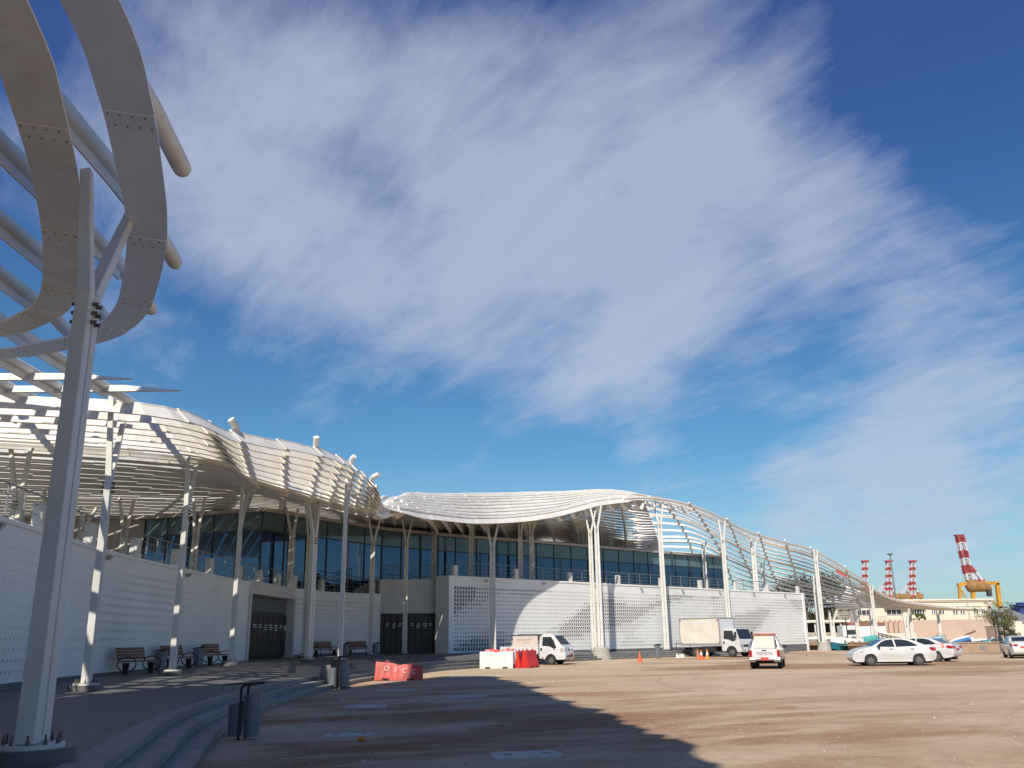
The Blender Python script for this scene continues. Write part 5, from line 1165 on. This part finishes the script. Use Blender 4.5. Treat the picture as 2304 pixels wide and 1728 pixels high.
# low sand-coloured retaining wall with grey tile patches
lw = thing('retaining_wall', 'low sand-coloured wall with grey tile patches along the edge of the dirt lot', 'wall', (40, 90, 0)); o_ = lw.location.copy()
LP = [atY(1800, 1455, 112), atY(1865, 1455, 108), atY(1990, 1455, 93), atY(2100, 1460, 87.5), atY(2252, 1462, 82)]
wb = MB(o_); cpn = MB(o_); tp_ = MB(o_)
for i, (a, b) in enumerate(zip(LP, LP[1:])):
    a, b = V(a.x, a.y, 0), V(b.x, b.y, 0); vwall(wb, a, b, -.1, .80, .5); vwall(cpn, a, b, .80, .90, .62, 0, .05)
    L = (b-a).length
    for k in range(max(2, int(L/3.2))):
        c = a.lerp(b, (k+.5)/max(2, int(L/3.2))); t = (b-a).normalized(); vwall(tp_, c-t*.3, c+t*.3, .18, .62, .1, 0, .02)
    vwall(wb, a-(b-a).normalized()*.18, a+(b-a).normalized()*.18, -.1, .86, .56, 0, .04)
wb.build('wall_body', M['tilewall'], lw); cpn.build('coping', M['tilewall'], lw, bevel=.02); tp_.build('tile_patch', M['tilegrey'], lw)
e = LP[-1]; m_ = MB(o_); m_.box((e.x+.5, e.y, .45), (1.1, .7, 1.0)); m_.build('end_pillar', M['concrete'], lw, bevel=.03)
ub = MB(); ub.add([(LP[0].x, LP[0].y+.5, .55), (LP[2].x, LP[2].y+.5, .55), (LP[4].x+10, LP[4].y+.5, .55), (LP[4].x+60, 170, .6), (LP[0].x, 170, .6)], [(0, 1, 2, 3, 4)]); o = ub.build('yard_ground', M['dirt']); o['kind'] = 'structure'
# boats
def boat(loc, rz, L, B, H, lo, hi, label, roll=0, pitch=0, marks=False, flat=True):
    t = thing('boat', label, 'boat', loc, 0, 'small boats'); t.rotation_euler = (roll, pitch, rz)
    n = 9; secs = []
    for k in range(n):
        f = k/(n-1); x = -L/2+L*f; w = B/2*(1-max(0, (f-.45)/.55)**2*.93); kz = .0+max(0, f-.6)**2*1.1*H; sh = H*(1+.22*f*f)
        secs.append((x + (.10*L*max(0, f-.7)), w, kz, sh))
    def ring(x, w, kz, sh, o): return [(x, -w, sh), (x, -w*.93, kz+(sh-kz)*.55), (x, -w*.62, kz+.02), (x, 0, kz), (x, w*.62, kz+.02), (x, w*.93, kz+(sh-kz)*.55), (x, w, sh)]
    vs = [p for s in secs for p in ring(*s, 0)]; low = MB(); up_ = MB()
    low.add(vs, [(i*7+j, i*7+j+1, i*7+7+j+1, i*7+7+j) for i in range(n-1) for j in (1, 2, 3, 4)] + [(1, 2, 3, 4, 5)])
    up_.add(vs, [(i*7+j, i*7+j+1, i*7+7+j+1, i*7+7+j) for i in range(n-1) for j in (0, 5)] + [(0, 1, 5, 6)])
    low.build('hull', lo, t, smooth=True, angle=50); U = up_.build('upper_strake', hi, t, smooth=True, angle=50)
    g_ = MB()
    for q in (0, 6): g_.tube([ring(*s, 0)[q] for s in secs], .035, 6)
    g_.tube([(-L/2, -B/2, H), (-L/2, B/2, H)], .035, 6); g_.build('gunwale', hi, t)
    i_ = MB(); i_.add([p for s in secs for p in ((s[0], -s[1]*.94, s[3]-.22), (s[0], s[1]*.94, s[3]-.22))], [(2*i, 2*i+2, 2*i+3, 2*i+1) for i in range(n-1)]); i_.build('inside', M['boatin'], t)
    th_ = MB()
    for f in (.25, .55): th_.box((-L/2+L*f, 0, H-.1), (.22, B*.8, .05))
    th_.build('thwart', M['boatin'], t)
    return t, U, secs
q = atY(1901, 1462, 103)
bt, U, secs = boat((q.x+.25, q.y, .0), math.pi+.06, 3.3, 1.6, 1.25, M['boatteal'], M['boatwhite'], 'white and teal boat standing on the dirt beside the square concrete foot')
for (x, txt, sz) in ((-.35, '508', .26), (-1.15, '506', .24)):
    text_mesh(txt, sz, 'hull_number', M['inktext'], U, Matrix.Translation((x, .8*1.0-.0+.012, .93)) @ Matrix.Rotation(math.pi, 4, 'Z') @ FACE_RIGHT, .006)
em = MB(); em.tube([(.45+.13*math.cos(2*math.pi*k/16), .79, .95+.16*math.sin(2*math.pi*k/16)) for k in range(17)], .022, 5, cap=False); em.beam((.45, .79, .82), (.45, .79, 1.08), .05, .02); em.tube([(.38, .79, 1.0), (.45, .79, .88), (.52, .79, 1.0)], .02, 5); em.build('hull_emblem', M['mastgrey'], U)
def bl(px, py, Y): p = atY(px, py, Y); return (p.x, Y, max(.55, p.z))
for (px, py, Y, rz, L, B, H, lo, hi, lab, ro, pi_) in ((1951, 1447, 106, 2.4, 2.6, 1.0, .5, 'boataqua', 'boataqua', 'turquoise boat tilted on its side behind the teal one', .5, .15), (1953, 1451, 101, 2.8, 2.4, 1.0, .35, 'boatgreen', 'boatgreen', 'pale green upturned dinghy on the low wall beside the teal boat', 2.9, 0),
        (2082, 1450, 98, 2.75, 3.6, 1.1, .42, 'boatsteel', 'boatsteel', 'blue-grey boat leaning on the low wall behind the parked sedan', .5, .12), (2160, 1449, 95, 2.6, 2.2, .9, .42, 'boatblue', 'boatwhite', 'bright blue boat with a white rim tilted on the low wall', .7, .25),
        (2174, 1447, 102, 2.9, 1.6, .8, .4, 'boatwhite', 'boatwhite', 'white dinghy right behind the bright blue boat', .3, .1), (2205, 1450, 98, 2.8, 2.8, .95, .36, 'boatsteel', 'boatwhite', 'long pale blue boat lying on the low wall left of the lamp', .4, .1), (2236, 1449, 97, 2.9, 1.8, .8, .35, 'boatwhite', 'boatsteel', 'greyish white boat just left of the lamp foot', .3, .1), (1843, 1447, 118, 2.9, 3.0, 1.3, .6, 'boatin', 'boatwhite', 'dim grey boat behind the end of the perforated wall', .3, 0)):
    boat(bl(px, py, Y), rz, L, B, H, M[lo], M[hi], lab, ro, pi_)
# sheds, truck and fence under the wing
ct = thing('container_house', 'white container house with a red-brown roof edge under the low wing', 'building', (50, 150, 0)); o_ = ct.location.copy()
m_ = MB(o_); frame_box(m_, 1912, 1406, 1991, 1442, 150, 4); m_.build('wall', M['whitewall'], ct); m_ = MB(o_); frame_box(m_, 1909, 1400, 1991.5, 1407, 149.8, 4.4); m_.build('roof_edge', M['redbrown'], ct)
m_ = MB(o_); frame_box(m_, 1913, 1411, 1928, 1420, 149.9, .2); frame_box(m_, 1940, 1411, 1962, 1434, 149.9, .2); m_.build('door', M['bgrey'], ct)
vn = thing('delivery_van', 'white lorry with a dark windscreen parked before the container house', 'truck', atY(1913, 1445, 143)); o_ = vn.location.copy()
m_ = MB(o_); frame_box(m_, 1898, 1407, 1928, 1438, 143, 2.5); m_.build('cab', M['carwhite'], vn, bevel=.12); m_ = MB(o_); frame_box(m_, 1903, 1417, 1925, 1428, 142.95, .2); m_.build('windscreen', M['carglass'], vn, bevel=.05)
m_ = MB(o_); frame_box(m_, 1899, 1408, 1904, 1436, 142.9, .1); m_.build('door', M['bgrey'], vn)
m_ = MB(o_); 
for px in (1905, 1922): p = atY(px, 1440, 142.8); m_.tube([(p.x, 142.7, .95), (p.x, 143.0, .95)], .45, 14)
m_.build('wheel', M['tyre'], vn)
cp_ = thing('carport', 'low white flat-roofed carport with a dark open front behind the wall end', 'building', (40, 152, 0)); o_ = cp_.location.copy()
m_ = MB(o_); frame_box(m_, 1790, 1394, 1912, 1401, 152, 6); m_.build('roof', M['whitewall'], cp_); m_ = MB(o_); frame_box(m_, 1790, 1401.5, 1905, 1445, 157, .3); m_.build('wall', M['inside'], cp_)
m_ = MB(o_); 
for px in (1835, 1870, 1893): p = atY(px, 1420, 152.5); m_.beam((p.x, 152.5, 0), (p.x, 152.5, atY(px, 1401, 152.5).z), .2, .2)
m_.build('post', M['whitewall'], cp_)
random.seed(5); sb = MB()
for r_ in range(3):
    for k in range(14):
        p = atY(1812+k*8.5+(r_ % 2)*4, 1437-r_*5.5, 146); sb.box((p.x, 146+random.uniform(-.1, .1), p.z), (.60*random.uniform(.85, 1.05), .6, .38), random.uniform(-.06, .06))
o = sb.build('stone_wall', M['rubble'], bevel=.04); tag(o, 'rough pale stone wall behind the teal boat', 'wall')
fn = thing('iron_fence', 'ornate black iron railing sloping down behind the parked sedan', 'fence', atY(1978, 1440, 122)); o_ = fn.location.copy(); m_ = MB(o_)
A_, B_ = atY(1976, 1424, 120), atY(2048, 1441, 130)
for f in range(0, 41):
    p = A_.lerp(B_, f/40.); m_.tube([p, V(p.x, p.y, .55)], .022 if f % 5 else .05, 5)
    if f % 5 == 2: c = V(p.x, p.y, p.z-.45); m_.tube([c+V(.22*math.cos(a), 0, .22*math.sin(a)) for a in [2*math.pi*i/12 for i in range(13)]], .022, 5)
for dz in (0, -.22, -.8): m_.tube([A_+V(0, 0, dz), B_+V(0, 0, dz)], .05 if dz == 0 else .03, 6)
m_.build('railing', M['black'], fn)
# street lamps with two lanterns
def lamp(px, py, Y, top, label, zb=0):
    b = atY(px, py, Y); H = top; t = thing('street_lamp', label, 'street lamp', (b.x, Y, zb), 0, 'ornate street lamps')
    p = MB(); p.tube([(0, 0, 0), (0, 0, .5), (0, 0, .55), (0, 0, H*.78)], [.16, .13, .07, .05], 10)
    for z in (.9, H*.5, H*.7): p.cyl((0, 0, z), .09, .06, 10)
    p.tube([(-.62, 0, H*.82), (.62, 0, H*.82)], .03, 6)
    for s in (-1, 1):
        p.tube([(0, 0, H*.66), (s*.2, 0, H*.70), (s*.34, 0, H*.77), (s*.2, 0, H*.80), (s*.1, 0, H*.77)], .022, 6); p.tube([(s*.55, 0, H*.82), (s*.42, 0, H*.76), (s*.32, 0, H*.71)], .018, 6)
    p.build('lamp_post', M['black'], t, smooth=True, angle=40)
    for s in (-1, 1):
        l = MB(); x = s*.52; l.tube([(x, 0, H*.83), (x, 0, H*.86), (x, 0, H*.95)], [.08, .12, .20], 6); L_ = l.build('lantern', M['lamp'], t)
        c = MB(); c.tube([(x, 0, H*.95), (x, 0, H*.99), (x, 0, H*1.0)], [.23, .08, .03], 6)
        for k in range(6): a = 2*math.pi*k/6; c.tube([(x+.12*math.cos(a), .12*math.sin(a), H*.86), (x+.20*math.cos(a), .20*math.sin(a), H*.95)], .016, 4)
        c.build('lantern_cap', M['black'], L_)
    return t
lamp(1908, 1440, 120, atY(1905, 1371, 120).z-.6, 'black lamp with two lanterns under the low wing, behind the teal boat', .6)
lamp(2253, 1455, 83.5, atY(2240, 1364, 83.5).z-.85, 'black lamp with two lanterns beside a thin tree at the right', .85)
# trees
def tree(px, py, Y, H, R, nleaf, leaf, label, zb=.5, name='tree', cz=.62, trunk_r=.16, fl=.16, squash=.8, seed=1, gaps=.45, nclump=30):
    rnd = random.Random(seed); b = atY(px, py, Y); t = thing(name, label, 'tree', (b.x, Y, zb), 0, 'trees behind the lot')
    tr = MB(); top = V(rnd.uniform(-.2, .2), 0, H*cz); tr.tube([(0, 0, -.1), (.06, .03, H*.2), top*.8, top], [trunk_r, trunk_r*.8, trunk_r*.55, trunk_r*.35], 8)
    cl = []
    for k in range(nclump):
        a = rnd.uniform(0, 6.28); e = rnd.uniform(-.5, 1); q = rnd.random()**.45; cl.append((V(math.cos(a)*R*q*math.cos(e*.9), math.sin(a)*R*q*math.cos(e*.9), H*cz+R*squash*q*math.sin(e*1.3)), R*rnd.uniform(.16, .34)))
    for c, r_ in cl[:nclump//2]:
        m1 = top.lerp(c, .5)+V(0, 0, rnd.uniform(-.1, .25)); s0 = top*rnd.uniform(.55, 1); tr.tube([s0, m1, c], [trunk_r*.35, trunk_r*.2, .015], 5)
    tr.build('trunk', M['bark'], t, smooth=True)
    lv = MB()
    for k in range(nleaf):
        c, r_ = cl[rnd.randrange(nclump)]; d = V(rnd.gauss(0, 1), rnd.gauss(0, 1), rnd.gauss(0, .7)).normalized()*r_*rnd.random()**.4; p = c+d
        n_ = V(rnd.gauss(0, 1), rnd.gauss(0, 1), rnd.gauss(.4, 1)).normalized(); u_ = n_.orthogonal().normalized(); v_ = n_.cross(u_); s_ = fl*rnd.uniform(.6, 1.3)
        lv.add([p-u_*s_, p+v_*s_*.45, p+u_*s_, p-v_*s_*.45], [(0, 1, 2, 3)])
    lv.build('crown', M[leaf], t, fix=False); return t
tree(1822, 1440, 172, 11.5, 6.4, 4200, 'leafd', 'wide dark tree seen through the slats of the low wing', .5, cz=.72, trunk_r=.3, fl=.33, squash=.62, seed=3, nclump=46)
tree(1860, 1440, 180, 7.5, 4, 1800, 'leafm', 'smaller brownish tree behind the carport', .5, cz=.6, trunk_r=.2, fl=.3, seed=8)
tree(2243, 1447, 92, 3.9, 1.75, 1500, 'leafm', 'thin yellow-green tree beside the right-hand lamp', .55, cz=.70, trunk_r=.08, fl=.095, seed=5, nclump=24)
tree(2262, 1447, 94, 3.3, 1.5, 1100, 'leafm', 'leaning sparse tree to the right of the lamp', .55, cz=.66, trunk_r=.07, fl=.10, seed=15, nclump=18)
tree(2273, 1447, 100, 1.6, 1.0, 900, 'leafd', 'round dark bush at the foot of the sand-coloured pillars', .55, name='bush', cz=.5, trunk_r=.05, fl=.10, seed=6)
tree(2071, 1400, 172, 2.6, 1.25, 900, 'leafp', 'bright green small tree rising over the pinkish wall', 3.1, cz=.6, trunk_r=.08, fl=.14, seed=9, nclump=18)
def palm(px, py, Y, H, label, seed):
    rnd = random.Random(seed); b = atY(px, py, Y); t = thing('palm', label, 'palm', (b.x, Y, .5), 0, 'young palms'); tr = MB(); tr.tube([(0, 0, 0), (.05, 0, H)], [.16, .13], 8); tr.build('trunk', M['bark'], t); cr = MB()
    for k in range(22):
        a = rnd.uniform(0, 6.28); el = rnd.uniform(.1, 1.2); L = rnd.uniform(1.4, 2.0); P = [V(math.cos(a)*L*f*math.cos(el*.8), math.sin(a)*L*f*math.cos(el*.8), H+L*(f*math.sin(el)-f*f*.75)) for f in [i/6 for i in range(7)]]
        cr.plate(P, [V(-math.sin(a), math.cos(a), 0)*(.20*(1-abs(f-.5))) for f in [i/6 for i in range(7)]], [V(0, 0, .01)]*7)
    cr.build('crown', M['leafp'], t); return t
palm(1948, 1440, 160, 3.0, 'young palm between the container house and the cream building', 2); palm(1936, 1440, 163, 2.6, 'smaller palm half hidden behind the container house', 4)
# right edge: sand pillars, grey shed, blue ship bow
sp_ = thing('sand_building', 'sand-coloured low building with pillars at the right edge', 'building', (75, 118, 0)); o_ = sp_.location.copy()
m_ = MB(o_); frame_box(m_, 2258, 1410, 2292, 1446, 120, 4); m_.build('wall', M['pinkwall'], sp_); m_ = MB(o_); frame_box(m_, 2258, 1408, 2292, 1410.5, 119.5, 5); m_.build('roof', M['mastgrey'], sp_)
m_ = MB(o_); frame_box(m_, 2289, 1398, 2300, 1446, 118, 1.4); frame_box(m_, 2303, 1404, 2330, 1446, 119, 1.4); m_.build('pillar', M['creamwall'], sp_, bevel=.05)
sd = thing('grey_shed', 'grey metal-roofed shed at the far right', 'building', (110, 210, 0)); o_ = sd.location.copy()
m_ = MB(o_); a, b = atY(2234, 1398, 210), atY(2340, 1398, 210); m_.box(((a.x+b.x)/2, 214, a.z/2), (b.x-a.x, 8, a.z)); m_.build('wall', M['whitewall'], sd)
m_ = MB(o_); c = atY(2285, 1371, 210); m_.add([(a.x, 209, a.z), (b.x, 209, a.z), (b.x, 222, c.z+.3), (a.x+4, 222, c.z), (a.x, 209, a.z-.2), (b.x, 209, a.z-.2), (b.x, 222, c.z+.1), (a.x+4, 222, c.z-.2)], [(0, 1, 2, 3), (7, 6, 5, 4), (0, 4, 5, 1), (1, 5, 6, 2), (2, 6, 7, 3), (3, 7, 4, 0)]); m_.build('roof', M['greytrim'], sd)
bw = thing('ship_bow', 'deep blue ship superstructure at the right edge', 'ship', (215, 380, 0)); o_ = bw.location.copy()
m_ = MB(o_); p, q = frame_box(m_, 2298, 1364, 2335, 1384, 380, 8); frame_box(m_, 2294, 1359, 2330, 1364, 379, 8); frame_box(m_, 2299, 1355, 2312, 1359, 381, 5); m_.build('superstructure', M['blue'], bw, bevel=.2)
m_ = MB(o_); m_.box(((p.x+q.x)/2, 385, p.z/2), (10, 9, p.z)); m_.build('hull', M['boatwhite'], bw)
# flag and white motor yacht beyond the wing
fg_ = thing('flag_pole', 'white pole with a red flag behind the low wing', 'flag', (atY(1897, 1430, 240).x, 240, 0)); o_ = fg_.location.copy()
a, b = atY(1897, 1430, 240), atY(1891, 1272, 240); m_ = MB(o_); m_.tube([(a.x, 240, 0), (a.x, 240, b.z)], [.14, .07], 8); m_.build('pole', M['whitewall'], fg_)
fl_ = MB(o_); Pv = []
for k in range(9):
    f = k/8; x = a.x+.1+f*2.6; yy = 240+.22*math.sin(f*7); zt_ = b.z-.3-f*1.9; Pv += [(x, yy, zt_), (x, yy+.04, zt_-1.55)]
fl_.add(Pv+[(v[0], v[1]+.03, v[2]) for v in Pv], [(2*i, 2*i+1, 2*i+3, 2*i+2) for i in range(8)]+[(18+2*i+2, 18+2*i+3, 18+2*i+1, 18+2*i) for i in range(8)]); fl_.build('flag', M['flagred'], fg_, smooth=True)
yt = thing('motor_yacht', 'white motor yacht with round radar domes beyond the wing', 'yacht', (120, 300, 0)); o_ = yt.location.copy()
m_ = MB(o_); frame_box(m_, 1868, 1338, 1930, 1350, 300, 8); frame_box(m_, 1880, 1331, 1918, 1338, 301, 6); m_.build('superstructure', M['boatwhite'], yt, bevel=.3)
m_ = MB(o_); p = atY(1900, 1350, 300); m_.box((p.x, 304, p.z/2), (14, 9, p.z)); m_.build('hull', M['boatwhite'], yt)
for px, py, r_ in ((1907, 1324, 1.1), (1902, 1330, .7), (1932, 1333, .8)):
    p = atY(px, py, 302); m_ = MB(o_); m_.tube([p+V(0, 0, r_*math.sin(a)) for a in [math.pi*(i/8-.5) for i in range(9)]], [max(.02, r_*math.cos(a)) for a in [math.pi*(i/8-.5) for i in range(9)]], 14); m_.build('radar_dome', M['boatwhite'], yt, smooth=True)
    m_ = MB(o_); m_.tube([p-V(0, 0, r_), V(p.x, 302, atY(1900, 1338, 300).z)], .15, 6); m_.build('dome_mast', M['boatwhite'], yt)
# harbour cranes
def crane(px, label, Y=900):
    b = atY(px, 1345, Y); t = thing('harbour_crane', label, 'crane', (b.x, Y, 0), 0, 'red and white harbour cranes'); s = .5*.4365*2   # metres per measured unit at this depth
    U_ = lambda x, y: atY(1880+(x)*.19168, 1180+(y)*.19168, Y)
    cx = (px-1880)/.19168; o_ = t.location.copy()
    bands = [(425, 455, 1), (455, 505, 0), (505, 540, 1), (540, 590, 0), (590, 625, 1), (625, 675, 0), (675, 712, 1), (712, 742, 0), (742, 775, 1), (775, 835, 0), (835, 862, 1)]
    for y0, y1, red in bands:
        m_ = MB(o_); L0, L1 = U_(cx-20, y0), U_(cx-20+1, y1); R0, R1 = U_(cx+20, y0), U_(cx+20+2, y1); w_ = 1.1 if not red else 1.3
        for A, B in ((L0, L1), (R0, R1)):
            for dy in (-1.6, 1.6): m_.beam(A+V(0, dy, 0), B+V(0, dy, 0), w_, w_)
        for dy in (-1.6, 1.6): m_.beam(L0+V(0, dy, 0), R0+V(0, dy, 0), .6, .6); m_.beam(L0+V(0, dy, 0), R1+V(0, dy, 0), .5, .5)
        if red: m_.box(((L0.x+R0.x)/2, Y, (L0.z+L1.z)/2), (abs(R0.x-L0.x), 2.4, abs(L0.z-L1.z)*.75))
        m_.build('mast_section', M['cranered'] if red else M['cranewhite'], t)
    m_ = MB(o_); a, c = U_(cx-42, 423), U_(cx+44, 437); m_.box(((a.x+c.x)/2, Y, (a.z+c.z)/2), (c.x-a.x, 4, a.z-c.z)); m_.build('head', M['cranered'], t)
    for pts in (((cx+26, 740), (cx+100, 852)), ((cx-36, 740), (cx-74, 835))):
        for k in range(4):
            p, q = U_(*pts[0]), U_(*pts[1]); m_ = MB(o_); m_.beam(p.lerp(q, k/4), p.lerp(q, (k+1)/4), 1.7, 1.7); m_.build('strut', M['cranered'] if k % 2 == 0 else M['cranewhite'], t)
    for pts in (((cx-22, 672), (cx-60, 716)), ((cx-60, 716), (cx-150, 806)), ((cx-48, 722), (cx-138, 814))):
        p, q = U_(*pts[0]), U_(*pts[1]); m_ = MB(o_); m_.beam(p, q, 1.3, 1.3); m_.build('strut', M['cranered'] if pts[0][1] == 672 else M['cranewhite'], t)
    m_ = MB(o_); a, c = U_(cx-155, 816), U_(cx+128, 868); m_.box(((a.x+c.x)/2, Y+2, (a.z+c.z)/2), (c.x-a.x, 7, a.z-c.z)); m_.build('machine_house', M['cranebrown'], t, bevel=.3)
    m_ = MB(o_)
    for x in (-120, -20, 100):
        p = U_(cx+x, 866); m_.beam(p, V(p.x, Y, 0), 2, 2)
    m_.build('portal_leg', M['craneyellow'], t); return t
crane(1946, 'leftmost distant red and white crane mast, its foot hidden by the wing'); crane(1999.3, 'middle distant red and white crane mast, left of the floodlight mast'); crane(2053, 'right one of the three distant cranes, standing clear above the cream roof')
Y = 640; t = thing('yellow_crane', 'big crane with a leaning red and white mast on a yellow portal', 'crane', (atY(2190, 1400, Y).x, Y, 0)); o_ = t.location.copy()
U_ = lambda x, y: atY(1880+(x)*.19168, 1180+(y)*.19168, Y)
for y0, y1, red in ((150, 215, 1), (215, 310, 0), (310, 400, 1), (400, 480, 0), (480, 580, 1), (580, 655, 0)):
    m_ = MB(o_); g0, g1 = (y0-150)/505, (y1-150)/505
    L0, L1 = U_(1425+110*g0, y0), U_(1425+110*g1, y1); R0, R1 = U_(1495+110*g0, y0), U_(1495+110*g1, y1)
    for A, B in ((L0, L1), (R0, R1)):
        for dy in (-1.5, 1.5): m_.beam(A+V(0, dy, 0), B+V(0, dy, 0), 1.25, 1.1)
    for dy in (-1.5, 1.5): m_.beam(L0+V(0, dy, 0), R0+V(0, dy, 0), .8, .8); m_.beam(L0+V(0, dy, 0), R1+V(0, dy, 0), .4, .4); m_.beam(R0+V(0, dy, 0), L1+V(0, dy, 0), .4, .4); m_.beam(L0.lerp(L1, .5)+V(0, dy, 0), R0.lerp(R1, .5)+V(0, dy, 0), .4, .4)
    if y0 == 480: m_.hexa([V(q.x, Y+dy, q.z) for q, dy in ((L1, -1), (R1, -1), (R1, 1), (L1, 1))]+[V(q.x, Y+dy, q.z) for q, dy in ((L0, -1), (R0, -1), (R0, 1), (L0, 1))])
    m_.build('mast_section', M['cranered'] if red else M['cranewhite'], t)
m_ = MB(o_); a, c = U_(1396, 122), U_(1502, 152); m_.hexa([V(U_(1420, 155).x, Y-1.5, c.z), V(U_(1500, 155).x, Y-1.5, c.z), V(U_(1500, 155).x, Y+1.5, c.z), V(U_(1420, 155).x, Y+1.5, c.z), V(a.x, Y-2, a.z), V(c.x, Y-2, a.z), V(c.x, Y+2, a.z), V(a.x, Y+2, a.z)]); m_.build('head', M['cranered'], t)
for p0, p1, red in (((1575, 480), (1645, 560), 1), ((1645, 560), (1722, 655), 0), ((1530, 500), (1580, 565), 1), ((1580, 565), (1655, 650), 0)):
    m_ = MB(o_); m_.beam(U_(*p0), U_(*p1), 1.8, 1.6); m_.build('strut', M['cranered'] if red else M['cranewhite'], t)
m_ = MB(o_); m_.beam(U_(1640, 660), U_(1750, 660), 1.2, 3); m_.build('strut', M['cranered'], t)
m_ = MB(o_)
for (x0, y0, x1, y1, w_) in ((1590, 692, 1915, 688, 40), (1432, 712, 1540, 692, 42), (1610, 690, 1616, 866, 40), (1450, 700, 1462, 870, 30), (1895, 690, 1905, 760, 40), (1460, 740, 1530, 862, 14), (1830, 880, 1895, 965, 18)):
    p, q = U_(x0, y0), U_(x1, y1); ww = w_*.19168*Y/2061*1.0; m_.beam(p, q, ww, ww)
m_.build('portal_frame', M['craneyellow'], t)
m_ = MB(o_); p, q = U_(1902, 745), U_(1928, 962); m_.beam(p, q, 2.6, 2.4); m_.build('portal_leg', M['craneyellow'], t)
m_ = MB(o_)
for x_, z_ in ((1462, 870), (1616, 866), (1928, 960)): p = U_(x_, z_); m_.beam(p, V(p.x, Y, 0), 2.4, 2.4)
m_.build('portal_leg', M['craneyellow'], t)
m_ = MB(o_)
P = [U_(1535, 730), U_(1560, 725), U_(1640, 725), U_(1740, 735), U_(1800, 750), U_(1825, 765)]; m_.tube(P, [2.0, 4.1, 4.0, 3.2, 2.6, 1.2], 14); a, c = U_(1540, 655), U_(1605, 720); m_.box(((a.x+c.x)/2, Y, (a.z+c.z)/2), (c.x-a.x, 4, a.z-c.z)); m_.build('machine_house', M['cranebrown'], t, smooth=True, angle=40)
m_ = MB(o_); a, c = U_(1755, 765), U_(1815, 845); m_.box(((a.x+c.x)/2, Y-2, (a.z+c.z)/2), (c.x-a.x, 3, a.z-c.z)); m_.build('cabin', M['cranedark'], t, bevel=.2)
# floodlight mast
Y = 420; t = thing('floodlight_mast', 'thin grey floodlight mast between the distant cranes', 'mast', (atY(2022, 1400, Y).x, Y, 0)); o_ = t.location.copy(); tp = atY(2010.5, 1247, Y)
m_ = MB(o_); m_.tube([(o_.x, Y, 0), (o_.x, Y, tp.z)], [.5, .28], 8); m_.build('pole', M['mastgrey'], t)
m_ = MB(o_); m_.cyl((o_.x, Y, tp.z-.4), .7, .8, 10)
for k in range(8): a = 2*math.pi*k/8; m_.box((o_.x+1.05*math.cos(a), Y+1.05*math.sin(a), tp.z+.1), (.6, .6, .45), a); m_.beam((o_.x, Y, tp.z), (o_.x+1.0*math.cos(a), Y+1.0*math.sin(a), tp.z), .1, .1)
m_.build('lamp_ring', M['mastgrey'], t)
